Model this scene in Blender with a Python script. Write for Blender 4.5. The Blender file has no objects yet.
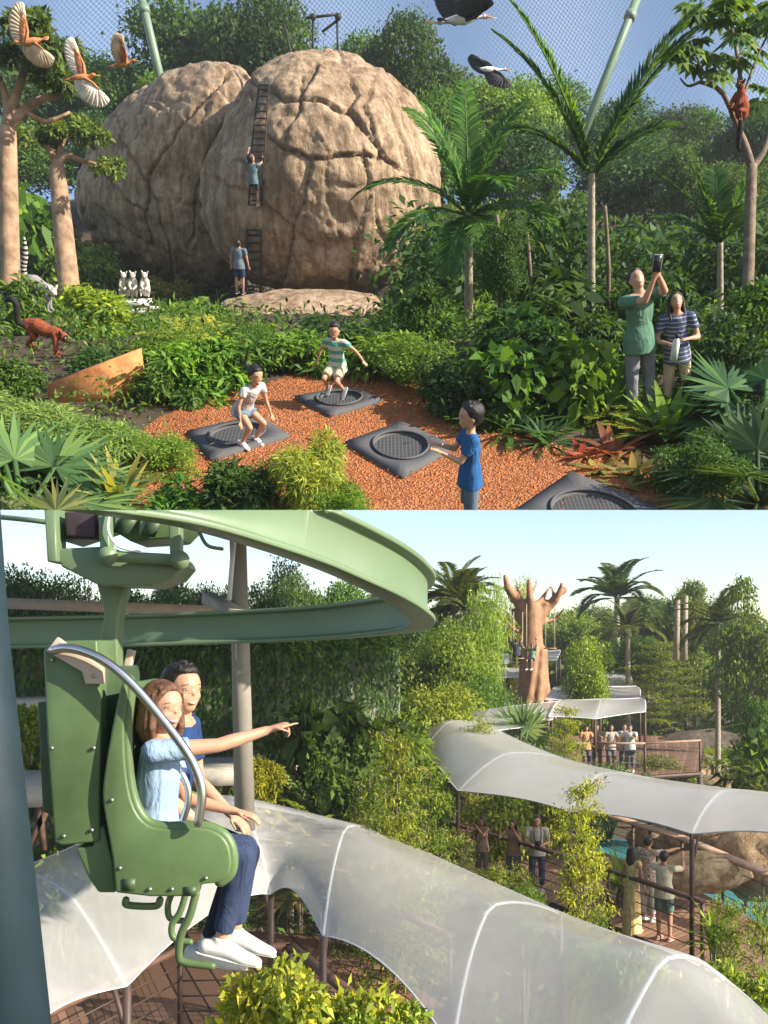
import bpy, bmesh, math, random
import numpy as np
from mathutils import Vector, Matrix, noise
R = math.radians
# ------------------------------------------------------------------ camera, sky, sun, exposure
sc = bpy.context.scene
col = sc.collection
cd = bpy.data.cameras.new('camera'); cam = bpy.data.objects.new('camera', cd); col.objects.link(cam)
FP = 1000.0                                   # focal length in pixels at 768x1024
cd.sensor_fit = 'VERTICAL'; cd.sensor_height = 24; cd.lens = 24*FP/1024
cd.shift_y = 128/1024; cd.clip_start = .05; cd.clip_end = 2000
cam.rotation_euler = (R(90), 0, 0); sc.camera = cam
SUN = Vector((.81, -.40, .46)).normalized()
w = bpy.data.worlds.new('World'); sc.world = w; w.use_nodes = True
nt = w.node_tree; bg = nt.nodes['Background']
sky = nt.nodes.new('ShaderNodeTexSky'); sky.sky_type = 'NISHITA'; sky.sun_disc = False
sky.sun_elevation = math.asin(SUN.z); sky.sun_rotation = math.atan2(SUN.x, SUN.y)
sky.dust_density = .45; sky.air_density = 1.0; sky.altitude = 0; sky.ozone_density = 2.0
nt.links.new(sky.outputs[0], bg.inputs[0]); bg.inputs[1].default_value = .10
ld = bpy.data.lights.new('sun', 'SUN'); lo = bpy.data.objects.new('sun', ld); col.objects.link(lo)
ld.energy = 4.9; ld.angle = R(.5); ld.color = (1, .90, .74)
lo.rotation_euler = SUN.to_track_quat('Z', 'Y').to_euler(); lo.location = SUN*60
vs = sc.view_settings; vs.view_transform = 'Standard'; vs.look = 'None'; vs.exposure = 1.2; vs.gamma = 1
sc.cycles.max_bounces = 8; sc.cycles.transparent_max_bounces = 16; sc.cycles.diffuse_bounces = 3
sc.cycles.transmission_bounces = 4; sc.cycles.glossy_bounces = 2
sc.cycles.use_denoising = True
random.seed(7); rng = np.random.default_rng(7)
# ------------------------------------------------------------------ the two terraces: the raised play terrace leans by TH towards the camera
TH = R(34); cT, sT = math.cos(TH), math.sin(TH)
M_TOP = Matrix.Rotation(TH, 4, 'X')
TOPS = []; SCOPE = ['bottom']
def B(px, py, D): return Vector(((px-384)/FP*D, D, (640-py)/FP*D))
def ray(px, py):
    d = Vector(((px-384)/FP, 1, (640-py)/FP))
    return Vector((d.x, d.y*cT + d.z*sT, -d.y*sT + d.z*cT))
def T(px, py, D): return ray(px, py)*D        # D = depth in metres
def pix(p):
    y = p[1]*cT - p[2]*sT; z = p[1]*sT + p[2]*cT
    return (384+FP*p[0]/y, 640-FP*z/y, y)
def tz(x, y):                                 # play terrace ground
    b = -3.6
    if y > 11.5: b = -3.6-(y-11.5)*.27
    if y > 29: b = -3.6-17.5*.27-(y-29)*.05
    return b + (.12*math.sin(x*.9+y*.4)*min(1, max(0, (y-11)/3)))
def tg(px, py):
    d = ray(px, py); s = 3.0
    for i in range(4000):
        p = d*s
        if p.z < tz(p.x, p.y): return p
        s += .02
    return d*s
def th(p, py):                                # height above p that reaches picture row py
    lo_, hi = 0, 60
    for i in range(40):
        m = (lo_+hi)/2
        q_ = pix((p[0], p[1], p[2]+m))
        if q_[2] > .5 and q_[1] > py: lo_ = m
        else: hi = m
    return lo_
def bz(x, y):                                 # garden ground
    b = -7.2
    if y > 26: b = -7.2+(y-26)*.085
    if y > 60: b = -7.2+34*.085+(y-60)*.03
    return b + .15*math.sin(x*.35+1)*math.cos(y*.3)
# ------------------------------------------------------------------ tagging and linking
def tag(o, label=None, cat=None, group=None, kind=None):
    if label: o['label'] = label
    if cat: o['category'] = cat
    if group: o['group'] = group
    if kind: o['kind'] = kind
    return o
def link(o, parent=None):
    col.objects.link(o)
    if parent is not None: o.parent = parent
    elif SCOPE[0] == 'top': TOPS.append(o)
    return o
def empty(name, loc=(0, 0, 0), label=None, cat=None, group=None, rz=0, tilt=0, s=1):
    o = bpy.data.objects.new(name, None); o.empty_display_size = .1
    place(o, loc, rz, tilt, s); link(o)
    return tag(o, label, cat, group)
def place(o, loc, rz=0, tilt=0, s=1):
    S = Matrix.Diagonal((s, s, s, 1)) if not hasattr(s, '__len__') else Matrix.Diagonal((s[0], s[1], s[2], 1))
    o.matrix_basis = Matrix.Translation(Vector(loc)) @ Matrix.Rotation(tilt, 4, 'Y') @ Matrix.Rotation(rz, 4, 'Z') @ S
def ttilt(px, k=1.0): return -math.atan(.56*(px-384)/FP)*k
class G:
    """collects verts and faces of ONE mesh"""
    def __init__(s): s.V = []; s.F = []; s.n = 0; s.m = []
    def add(s, V, F, mat=0):
        V = np.asarray(V, float).reshape(-1, 3)
        if isinstance(F, np.ndarray): s.F.append((F+s.n, mat))
        else:
            by = {}
            for f in F: by.setdefault(len(f), []).append(f)
            for k, fs in by.items(): s.F.append((np.array(fs)+s.n, mat))
        s.V.append(V); s.n += len(V); return s
    def mesh(s, name, mats, smooth=False):
        me = bpy.data.meshes.new(name)
        V = np.concatenate(s.V); me.vertices.add(len(V)); me.vertices.foreach_set('co', V.ravel())
        li = np.concatenate([f.ravel() for f, m in s.F]); tot = np.concatenate([np.full(len(f), f.shape[1]) for f, m in s.F])
        mi = np.concatenate([np.full(len(f), m) for f, m in s.F])
        me.loops.add(len(li)); me.loops.foreach_set('vertex_index', li.astype(np.int32))
        me.polygons.add(len(tot)); st = np.concatenate([[0], np.cumsum(tot)[:-1]])
        me.polygons.foreach_set('loop_start', st.astype(np.int32))
        me.polygons.foreach_set('material_index', mi.astype(np.int32))
        if smooth: me.polygons.foreach_set('use_smooth', np.ones(len(tot), bool))
        for m in (mats if isinstance(mats, (list, tuple)) else [mats]): me.materials.append(m)
        me.update(calc_edges=True); me.validate(); return me
    def obj(s, name, mats, parent=None, smooth=False):
        return link(bpy.data.objects.new(name, s.mesh(name, mats, smooth)), parent)
def nrm(a):
    a = np.asarray(a, float); return a/np.maximum(np.linalg.norm(a, axis=-1, keepdims=True), 1e-9)
def spline(P, n):
    P = np.asarray(P, float); m = len(P)
    if m == 2: return np.array([P[0]+(P[1]-P[0])*t for t in np.linspace(0, 1, n)])
    out = []
    for t in np.linspace(0, m-1-1e-6, n):
        i = int(t); u = t-i
        a, b, c, d = P[max(i-1, 0)], P[i], P[min(i+1, m-1)], P[min(i+2, m-1)]
        out.append(.5*((2*b)+(c-a)*u+(2*a-5*b+4*c-d)*u*u+(3*b-a-3*c+d)*u**3))
    return np.array(out)
def loft(P, rad, side=None, n=10, cap='flat', k=1.0):
    """closed tube; rad = r or (a,b) per point; side = direction of a; cap 'round' or 'flat'"""
    P = np.asarray([list(p) for p in P], float); m = len(P)
    Rr = np.array([[r, r] if np.isscalar(r) else list(r) for r in rad], float)*k
    Tn = np.gradient(P, axis=0); Tn = nrm(Tn)
    if cap == 'round':
        pre, post, rp, rq = [], [], [], []
        for q in (.35, .7, .93):
            a = math.sqrt(1-q*q)
            pre.insert(0, P[0]-Tn[0]*Rr[0].mean()*q); rp.insert(0, Rr[0]*a)
            post.append(P[-1]+Tn[-1]*Rr[-1].mean()*q); rq.append(Rr[-1]*a)
        P = np.concatenate([pre, P, post]); Rr = np.concatenate([rp, Rr, rq])
        Tn = np.concatenate([[Tn[0]]*3, Tn, [Tn[-1]]*3]); m = len(P)
    s = np.array(side if side is not None else ((0, 0, 1) if abs(Tn[0][2]) < .9 else (1, 0, 0)), float)
    V = []
    ang = np.linspace(0, 2*math.pi, n, endpoint=False)
    for i in range(m):
        a = s-Tn[i]*np.dot(s, Tn[i]); a = a/max(np.linalg.norm(a), 1e-6); b = np.cross(Tn[i], a)
        if side is None: s = a
        V.append(P[i]+np.outer(np.cos(ang)*Rr[i, 0], a)+np.outer(np.sin(ang)*Rr[i, 1], b))
    V = np.concatenate(V); i0 = np.arange(n); i1 = (i0+1) % n; F = []
    for i in range(m-1):
        F += [(int(i*n+a), int(i*n+b), int((i+1)*n+b), int((i+1)*n+a)) for a, b in zip(i0, i1)]
    F.append(tuple(int(x) for x in i0[::-1])); F.append(tuple(int(x) for x in (m-1)*n+i0))
    return V, F
def box(c, s, rot=None):
    c = np.array(c, float); h = np.array(s, float)/2
    V = np.array([[x, y, z] for x in (-1, 1) for y in (-1, 1) for z in (-1, 1)])*h
    if rot is not None: V = V @ np.array(rot.to_3x3()).T
    return V+c, [(0, 1, 3, 2), (4, 6, 7, 5), (0, 4, 5, 1), (2, 3, 7, 6), (0, 2, 6, 4), (1, 5, 7, 3)]
def beam(a, b, w, h):
    a = Vector(a); b = Vector(b); d = (b-a); L = d.length; d.normalize()
    s = d.cross(Vector((0, 0, 1)));
    if s.length < .05: s = Vector((1, 0, 0))
    s.normalize(); u = s.cross(d)
    M = Matrix((s, d, u)).transposed()
    return box((a+b)/2, (w, L, h), M)
def ball(c, r, M=None, n=12, m=8):
    r = np.array([r]*3 if np.isscalar(r) else r, float); V = []; F = []
    for i in range(m+1):
        p = math.pi*i/m
        for j in range(n):
            q = 2*math.pi*j/n; V.append([math.sin(p)*math.cos(q), math.sin(p)*math.sin(q), math.cos(p)])
    V = np.array(V)*r
    for i in range(m):
        for j in range(n): F.append((i*n+j, (i+1)*n+j, (i+1)*n+(j+1) % n, i*n+(j+1) % n))
    if M is not None: V = V @ np.array(M.to_3x3()).T
    return V+np.array(list(c)), F
def prism(poly, a, b):
    """poly of 3d points pushed from +a to +b (vectors): a plate with thickness"""
    n = len(poly); V = [Vector(p)+Vector(a) for p in poly]+[Vector(p)+Vector(b) for p in poly]
    F = [tuple(range(n))[::-1], tuple(range(n, 2*n))]+[(i, (i+1) % n, n+(i+1) % n, n+i) for i in range(n)]
    return [list(v) for v in V], F
def bevel(o, wd, seg=2):
    md = o.modifiers.new('b', 'BEVEL'); md.width = wd; md.segments = seg; md.limit_method = 'ANGLE'; md.angle_limit = R(40)
    dg = bpy.context.evaluated_depsgraph_get(); me = bpy.data.meshes.new_from_object(o.evaluated_get(dg))
    old = o.data; o.modifiers.clear(); o.data = me; return o
def solid(prims, voxel, it=3, name='body'):
    """many closed pieces -> one continuous skin"""
    g = G()
    for V, F in prims: g.add(V, F)
    me = g.mesh(name, []); o = bpy.data.objects.new('tmp', me); col.objects.link(o)
    bm = bmesh.new(); bm.from_mesh(me); bmesh.ops.remove_doubles(bm, verts=bm.verts, dist=1e-5); bmesh.ops.recalc_face_normals(bm, faces=bm.faces); bm.to_mesh(me); bm.free()
    r = o.modifiers.new('r', 'REMESH'); r.mode = 'VOXEL'; r.voxel_size = voxel
    s = o.modifiers.new('s', 'SMOOTH'); s.factor = .5; s.iterations = it
    dg = bpy.context.evaluated_depsgraph_get(); out = bpy.data.meshes.new_from_object(o.evaluated_get(dg))
    bpy.data.objects.remove(o); out.name = name
    out.polygons.foreach_set('use_smooth', np.ones(len(out.polygons), bool)); return out
def mobj(name, me, mat, parent=None):
    me.materials.clear(); me.materials.append(mat)
    return link(bpy.data.objects.new(name, me), parent)
# ------------------------------------------------------------------ materials
MATS = {}
def NT(name):
    m = bpy.data.materials.new(name); m.use_nodes = True; t = m.node_tree
    return m, t, t.nodes['Principled BSDF']
def N(t, kind, **kw):
    n = t.nodes.new('ShaderNode'+kind)
    for k, v in kw.items():
        if k in n.inputs.keys(): n.inputs[k].default_value = v
        else: setattr(n, k, v)
    return n
def mat(name, c, rough=.6, metal=0, var=.15, scale=8, bump=.0, bscale=40, spec=.4, c2=None, coat=0):
    if name in MATS: return MATS[name]
    m, t, p = NT(name); L = t.links
    tc = N(t, 'TexCoord'); nz = N(t, 'TexNoise', Scale=scale, Detail=6.0, Roughness=.6)
    L.new(tc.outputs['Object'], nz.inputs['Vector'])
    r = N(t, 'ValToRGB'); a = [max(0, x*(1-var)) for x in c]; b = list(c2) if c2 else [min(1, x*(1+var)) for x in c]
    r.color_ramp.elements[0].position = .35; r.color_ramp.elements[1].position = .65
    r.color_ramp.elements[0].color = (*a, 1); r.color_ramp.elements[1].color = (*b, 1)
    L.new(nz.outputs[0], r.inputs[0]); L.new(r.outputs[0], p.inputs['Base Color'])
    p.inputs['Roughness'].default_value = rough; p.inputs['Metallic'].default_value = metal
    p.inputs['Specular IOR Level'].default_value = spec; p.inputs['Coat Weight'].default_value = coat
    if bump:
        n2 = N(t, 'TexNoise', Scale=bscale, Detail=8.0, Roughness=.65); L.new(tc.outputs['Object'], n2.inputs['Vector'])
        bn = N(t, 'Bump', Strength=bump, Distance=.02); L.new(n2.outputs[0], bn.inputs['Height']); L.new(bn.outputs[0], p.inputs['Normal'])
    MATS[name] = m; return m
def leafmat(name='leaf', trans=.35, gloss=.12, hue=.0):
    m, t, p = NT(name); L = t.links
    oi = N(t, 'ObjectInfo'); ge = N(t, 'NewGeometry')
    r = N(t, 'ValToRGB'); e = r.color_ramp.elements
    e[0].position = 0; e[0].color = (.55, .62, .5, 1); e[1].position = 1; e[1].color = (2.1, 1.7, 1.1, 1)
    k = e.new(.5); k.color = (.95, 1, .9, 1)
    L.new(ge.outputs['Random Per Island'], r.inputs[0])
    mx = N(t, 'Mix', data_type='RGBA', blend_type='MULTIPLY'); mx.inputs[0].default_value = 1
    L.new(oi.outputs['Color'], mx.inputs[6]); L.new(r.outputs[0], mx.inputs[7])
    L.new(mx.outputs[2], p.inputs['Base Color']); p.inputs['Roughness'].default_value = .55
    p.inputs['Specular IOR Level'].default_value = .22
    tr = N(t, 'BsdfTranslucent'); mt = N(t, 'Mix', data_type='RGBA', blend_type='MULTIPLY'); mt.inputs[0].default_value = 1
    L.new(mx.outputs[2], mt.inputs[6]); mt.inputs[7].default_value = (1.8, 1.75, .45, 1); L.new(mt.outputs[2], tr.inputs[0])
    ms = N(t, 'MixShader'); ms.inputs[0].default_value = trans
    L.new(p.outputs[0], ms.inputs[1]); L.new(tr.outputs[0], ms.inputs[2]); L.new(ms.outputs[0], t.nodes['Material Output'].inputs[0])
    MATS[name] = m; return m
LEAF = leafmat()
BARK = mat('bark', (.16, .12, .085), .85, var=.35, scale=9, bump=.6, bscale=25)
PALEBARK = mat('pale_bark', (.30, .26, .20), .85, var=.3, scale=14, bump=.5, bscale=30)
BAOBARK = mat('baobab_bark', (.29, .185, .115), .85, var=.4, scale=5, bump=.7, bscale=14)
def rock_mat(name, c1, c2, dark, sc=1.0, bump=1.0):
    m, t, p = NT(name); L = t.links; tc = N(t, 'TexCoord')
    def nz(s, d=8, r=.6, stretch=None):
        n = N(t, 'TexNoise', Scale=s*sc, Detail=float(d), Roughness=r)
        if stretch:
            mp = N(t, 'Mapping'); mp.inputs['Scale'].default_value = stretch; L.new(tc.outputs['Object'], mp.inputs[0]); L.new(mp.outputs[0], n.inputs['Vector'])
        else: L.new(tc.outputs['Object'], n.inputs['Vector'])
        return n
    a = nz(.7); r = N(t, 'ValToRGB'); e = r.color_ramp.elements
    e[0].position = .32; e[0].color = (*c1, 1); e[1].position = .68; e[1].color = (*c2, 1); L.new(a.outputs[0], r.inputs[0])
    st = nz(1.6, 7, .7, (2.2, 2.2, .35)); r2 = N(t, 'ValToRGB'); e = r2.color_ramp.elements
    e[0].position = .42; e[0].color = (*dark, 1); e[1].position = .56; e[1].color = (1, 1, 1, 1); L.new(st.outputs[0], r2.inputs[0])
    mx = N(t, 'Mix', data_type='RGBA', blend_type='MULTIPLY'); mx.inputs[0].default_value = .7
    L.new(r.outputs[0], mx.inputs[6]); L.new(r2.outputs[0], mx.inputs[7])
    f = nz(9, 10, .75); r3 = N(t, 'ValToRGB'); e = r3.color_ramp.elements
    e[0].position = .3; e[0].color = (.6, .58, .55, 1); e[1].position = .7; e[1].color = (1.25, 1.22, 1.18, 1); L.new(f.outputs[0], r3.inputs[0])
    m2 = N(t, 'Mix', data_type='RGBA', blend_type='MULTIPLY'); m2.inputs[0].default_value = 1
    L.new(mx.outputs[2], m2.inputs[6]); L.new(r3.outputs[0], m2.inputs[7]); L.new(m2.outputs[2], p.inputs['Base Color'])
    p.inputs['Roughness'].default_value = .9; p.inputs['Specular IOR Level'].default_value = .2
    b1 = N(t, 'Bump', Strength=.8*bump, Distance=.12); g = nz(2.5, 10, .7, (1, 1, .45)); L.new(g.outputs[0], b1.inputs['Height'])
    b2 = N(t, 'Bump', Strength=.6*bump, Distance=.03); h = nz(14, 8, .7); L.new(h.outputs[0], b2.inputs['Height']); L.new(b1.outputs[0], b2.inputs['Normal'])
    L.new(b2.outputs[0], p.inputs['Normal']); MATS[name] = m; return m
# ------------------------------------------------------------------ foliage
def leaves(g, C, D, U, L, W, fold=.22, droop=.0, mat=0):
    n = len(C); C = np.asarray(C); D = nrm(D); S = nrm(np.cross(D, U)); Nn = nrm(np.cross(S, D))
    L = np.broadcast_to(L, n)[:, None]; W = np.broadcast_to(W, n)[:, None]
    up = Nn*fold*W; dz = np.zeros((n, 3)); dz[:, 2] = -droop; dz = dz*L
    V = np.stack([C, C+D*L*.42+S*W/2+up+dz*.2, C+D*L+dz, C+D*L*.42-S*W/2+up+dz*.2], 1).reshape(-1, 3)
    i = np.arange(n)*4
    g.add(V, np.stack([i, i+1, i+2, i+3], 1), mat)
def rnd(n): return nrm(rng.normal(size=(n, 3)))
def lobes(g, lob, n, L, W, up=.35, droop=.1, shell=.55, out=.5):
    lob = np.array(lob, float); k = rng.choice(len(lob), n, p=lob[:, 3]**2/np.sum(lob[:, 3]**2))
    d = rnd(n); d[:, 2] = np.where((d[:, 2] < 0) & (rng.random(n) < .55), -d[:, 2], d[:, 2])
    r = (shell+(1-shell)*rng.random(n)**.6)*(1+.14*rng.normal(size=n))
    C = lob[k, :3]+d*r[:, None]*lob[k, 3:4]*np.array([1, 1, .8])
    D = nrm(d*out+rnd(n)*.8+np.array([0, 0, -.15]))
    U = nrm(d*.6+rnd(n)*.5+np.array([0, 0, up]))
    s = .65+.7*rng.random(n)
    leaves(g, C, D, U, L*s, W*s, droop=droop)
def tube(g, P, r, n=7, mat=0, cap='flat'): V, F = loft(P, r, n=n, cap=cap); g.add(V, F, mat)
def tree_mesh(kind, seed, nleaf, ls, rx=.36, trunk=.35, nl=9, thin=.02, zc=.66, rz=.27, lr=(.11, .19)):
    global rng; rng = np.random.default_rng(seed)
    lob = []
    for i in range(nl*3):
        d = rnd(1)[0]; f = rng.random()**.4
        c = np.array([0, 0, zc])+d*np.array([rx, rx, rz])*f*.82
        lob.append([*c, rng.uniform(*lr)])
    lob = lob[:nl*3]
    g = G(); lobes(g, lob, nleaf, ls, ls*.5)
    t = G(); base = [0, 0, -.02]; top = [rng.uniform(-.04, .04), rng.uniform(-.04, .04), zc]
    mid = [rng.uniform(-.02, .02), rng.uniform(-.02, .02), trunk]
    tube(t, spline([base, mid, top], 9), np.linspace(thin, thin*.35, 9))
    for l in lob[:nl]:
        s = np.array(mid)+(np.array(top)-np.array(mid))*rng.uniform(0, .7)
        e = np.array(l[:3]); m = (s+e)/2+np.array([0, 0, -.03])
        tube(t, spline([s, m, e], 6), np.linspace(thin*.45, thin*.1, 6), n=5)
    return t.mesh('trunk', BARK, True), g.mesh('crown', LEAF)
def bush_mesh(seed, n, ls, asp=.5, nl=14, wide=.42, droop=.15):
    global rng; rng = np.random.default_rng(seed); lob = []
    for i in range(nl):
        a = rng.uniform(0, 6.28); q = rng.random()**.5; z = rng.uniform(.15, .8)
        rr = wide*q*math.sqrt(max(.1, 1-(z-.25)**2))
        lob.append([rr*math.cos(a), rr*math.sin(a), z, rng.uniform(.14, .24)])
    g = G(); lobes(g, lob, n, ls, ls*asp, droop=droop, shell=.35, out=.8)
    for i in range(6):
        a = rng.uniform(0, 6.28); tube(g, spline([[0, 0, -.03], [.1*math.cos(a), .1*math.sin(a), .3], [.3*math.cos(a), .3*math.sin(a), .7]], 5), np.linspace(.018, .005, 5), n=4)
    return g.mesh('shrub', LEAF)
def shoot_mesh(seed, stems, n, ls, asp=.22):
    """upright leafy stems with long narrow leaves: heliconia, ginger, bamboo clumps"""
    global rng; rng = np.random.default_rng(seed); g = G()
    for i in range(stems):
        a = rng.uniform(0, 6.28); q = rng.random()**.5*.22; b = np.array([q*math.cos(a), q*math.sin(a), 0])
        e = b+np.array([math.cos(a)*rng.uniform(.0, .28), math.sin(a)*rng.uniform(0, .28), rng.uniform(.55, .95)])
        P = spline([b, (b+e)/2+np.array([0, 0, .07]), e], 10); tube(g, P, np.linspace(.008, .003, 10), n=4)
        k = n//stems; t = rng.uniform(.2, 1, k); idx = (t*9).astype(int); C = P[idx]+rng.normal(size=(k, 3))*.012
        az = rng.uniform(0, 6.28, k); D = np.stack([np.cos(az), np.sin(az), rng.uniform(-.2, .9, k)], 1)
        s = rng.uniform(.6, 1.2, k); leaves(g, C, D, np.tile([0, 0, 1.], (k, 1))+rnd(k)*.3, ls*s, ls*asp*s, droop=.3)
    return g.mesh('leafy_clump', LEAF)
def frond(g, b, az, el, L, bend, n=34, ll=.22, lw=.03, v=.35, gd=0, rr=.012, mat=0):
    """pinnate leaf: arching rachis with leaflets both sides"""
    m = 14; P = [np.array(b, float)]; a = el; h = np.array([math.cos(az), math.sin(az), 0]); st = L/(m-1)
    for i in range(m-1):
        P.append(P[-1]+(h*math.cos(a)+np.array([0, 0, math.sin(a)]))*st); a -= bend/(m-1)*(.5+1.0*i/(m-1))
    P = np.array(P); tube(g, P, np.linspace(rr, rr*.2, m), n=5, mat=mat)
    t = np.linspace(.1, .99, n); f = t*(m-1); i = np.minimum(f.astype(int), m-2); u = (f-i)[:, None]
    C = P[i]*(1-u)+P[i+1]*u; Tn = nrm(P[i+1]-P[i]); S = np.cross(Tn, [0, 0, 1.]); S = nrm(S+1e-6*np.array([h[1], -h[0], 0])); Nn = nrm(np.cross(S, Tn))
    prof = np.sin(math.pi*(.12+.83*t))**.7
    for sg in (-1, 1):
        D = nrm(S*sg*.85+Tn*(.45+.5*t[:, None])+Nn*v+rnd(n)*.07); s = ll*prof*rng.uniform(.85, 1.1, n)
        leaves(g, C, D, Nn+rnd(n)*.12, s, lw*np.ones(n), droop=.22+gd, mat=mat, fold=.1)
def strap(g, b, az, el, L, w, bend, m=7, mat=0, fold=.25):
    h = np.array([math.cos(az), math.sin(az), 0]); S = np.array([-h[1], h[0], 0]); P = [np.array(b, float)]; a = el
    for i in range(m-1): P.append(P[-1]+(h*math.cos(a)+np.array([0, 0, math.sin(a)]))*L/(m-1)); a -= bend/(m-1)
    P = np.array(P); t = np.linspace(0, 1, m); W = w*np.maximum(.06, np.sin(math.pi*(.22+.78*t))**.8)/2
    up = np.array([0, 0, 1.]); V = np.concatenate([P+S*W[:, None]+up*(W*fold)[:, None], P, P-S*W[:, None]+up*(W*fold)[:, None]])
    F = []
    for i in range(m-1): F += [(i, i+1, m+i+1, m+i), (m+i, m+i+1, 2*m+i+1, 2*m+i)]
    g.add(V, F, mat)
def rosette(seed, n, L, w, el=(.3, 1.4), bend=(.6, 1.4), name='rosette_plant', stem=0, mats=None):
    global rng; rng = np.random.default_rng(seed); g = G()
    if stem: tube(g, [[0, 0, -.02], [0, 0, stem]], [.03, .025])
    for i in range(n):
        e = rng.uniform(*el); strap(g, [0, 0, stem], i*2.4+rng.uniform(-.2, .2), e, L*rng.uniform(.7, 1.1), w*rng.uniform(.8, 1.15), rng.uniform(*bend))
    return g.mesh(name, mats or LEAF, True)
def fern_mesh(seed, n, L, ll, lw, el=(.5, 1.3), bend=(.9, 1.7), k=26, v=.15, name='fern'):
    global rng; rng = np.random.default_rng(seed); g = G()
    for i in range(n): frond(g, [0, 0, .02], i*2.4+rng.uniform(-.3, .3), rng.uniform(*el), L*rng.uniform(.7, 1.1), rng.uniform(*bend), n=k, ll=ll, lw=lw, v=v, rr=.007)
    return g.mesh(name, LEAF)
def fan_mesh(seed, n, L, zs=0., lean=1, el=(.0, 1.3), name='fan_palm_leaves'):
    """fan leaves on stalks"""
    global rng; rng = np.random.default_rng(seed); g = G()
    for i in range(n):
        az = i*2.4+rng.uniform(-.3, .3); e = rng.uniform(*el); h = np.array([math.cos(az), math.sin(az), 0]); d = h*math.cos(e)+np.array([0, 0, math.sin(e)])
        b = np.array([0, 0, zs]); c = b+d*L*.5+np.array([0, 0, -.03*L]); tube(g, [b, c], [.012*L*2, .008*L*2], n=4)
        k = 26; aa = np.linspace(-2.0, 2.0, k); S = np.array([-h[1], h[0], 0]); ax = nrm(d-np.array([0, 0, .35]))
        D = np.cos(aa)[:, None]*ax+np.sin(aa)[:, None]*S+rnd(k)*.05
        Nn = nrm(np.cross(S, ax)); leaves(g, np.tile(c, (k, 1)), D, np.tile(Nn, (k, 1)), L*.5*rng.uniform(.85, 1.1, k), L*.05, fold=.3, droop=.18)
    return g.mesh(name, LEAF)
def palm_parts(seed, H, nf, L, el=(-.2, 1.4), bend=(.9, 1.6), tr=.09, ll=.32, lw=.035, lean=0., k=46, taper=.75, azs=None, gd=0.):
    global rng; rng = np.random.default_rng(seed); t = G(); m = 26
    P = np.array([[lean*(i/(m-1))**1.5, 0, H*i/(m-1)-.05*(i == 0)] for i in range(m)])
    rr = [tr*(1.25-.25*min(1, i/3.))*(1-(1-taper)*i/(m-1))*(1+.07*(i % 2)) for i in range(m)]
    tube(t, P, rr, n=10); g = G()
    if azs is not None: nf = len(azs)
    for i in range(nf):
        az = i*2.4+rng.uniform(-.25, .25) if azs is None else azs[i][0]
        e = rng.uniform(*el) if azs is None else azs[i][1]; bd = rng.uniform(*bend) if azs is None else azs[i][2]
        LL = L*rng.uniform(.85, 1.1) if azs is None else L*azs[i][3]
        frond(g, P[-1]+np.array([0, 0, -.05]), az, e, LL, bd, n=k, ll=ll, lw=lw, v=.25, rr=.018, gd=gd)
    return t.mesh('trunk', PALEBARK, True), g.mesh('crown', LEAF)
TPL = {}
TPL['broad'] = [tree_mesh('b', 11+i, 15000, .027, nl=10+i) for i in range(4)]
TPL['tall'] = [tree_mesh('b', 31+i, 12000, .025, rx=.2, nl=9, trunk=.3, zc=.62, rz=.34, lr=(.07, .13), thin=.014) for i in range(3)]
TPL['airy'] = [tree_mesh('b', 41+i, 6500, .027, rx=.33, nl=9, trunk=.25, zc=.6, rz=.34, lr=(.06, .11), thin=.011) for i in range(3)]
def tier_mesh(seed, n, ls):
    """light feathery tree: flat tiers of tiny leaves on a thin stem"""
    global rng; rng = np.random.default_rng(seed); t = G(); g = G()
    P = spline([[0, 0, -.02], [.02, .01, .5], [0, 0, .98]], 12); tube(t, P, np.linspace(.012, .003, 12), n=6)
    z = .22
    while z < .97:
        rr = .30*(1-(z-.2)*.95)+.03; k = rng.integers(4, 7); a0 = rng.uniform(0, 6)
        for j in range(k):
            a = a0+j*6.28/k+rng.uniform(-.3, .3); L = rr*rng.uniform(.7, 1.15); e = np.array([math.cos(a)*L, math.sin(a)*L, z+.05*rng.uniform(.2, 1.3)]); s = np.array([0, 0, z])
            tube(t, spline([s, (s+e)/2+np.array([0, 0, .015]), e], 4), np.linspace(.004, .0012, 4), n=4)
            q = int(n*L/.3/40*(1)); u = rng.random(q)**.6; C = s+(e-s)*u[:, None]+rng.normal(size=(q, 3))*np.array([.035, .035, .010])
            D = rnd(q)*np.array([1, 1, .5]); leaves(g, C, D, np.tile([0, 0, 1.], (q, 1))+rnd(q)*.5, ls*rng.uniform(.6, 1.3, q), ls*.38, droop=.1)
        z += rng.uniform(.045, .075)
    return t.mesh('trunk', BARK, True), g.mesh('crown', LEAF)
TPL['tier'] = [tier_mesh(51+i, 8000, .026) for i in range(3)]
TPL['bush'] = [bush_mesh(61+i, 2600, .085) for i in range(4)]
TPL['finebush'] = [bush_mesh(71+i, 6000, .05, asp=.36, nl=18) for i in range(3)]
TPL['lancebush'] = [bush_mesh(81+i, 2200, .15, asp=.26, droop=.35) for i in range(3)]
TPL['bigleaf'] = [bush_mesh(91+i, 420, .24, asp=.62, droop=.3) for i in range(3)]
TPL['needle'] = [bush_mesh(96+i, 9000, .10, asp=.13, nl=20, droop=.3) for i in range(2)]
TPL['shoot'] = [shoot_mesh(101+i, 16, 560, .26) for i in range(3)]
TPL['fern'] = [fern_mesh(111+i, 15, .75, .17, .034) for i in range(3)]
TPL['cycad'] = [fern_mesh(116+i, 22, .95, .16, .022, el=(.3, 1.4), k=40, v=.25) for i in range(2)]
TPL['strap'] = [rosette(121+i, 46, .85, .07) for i in range(3)]
TPL['brom'] = [rosette(126+i, 26, .62, .12, el=(.2, 1.2), bend=(.5, 1.2)) for i in range(2)]
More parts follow.
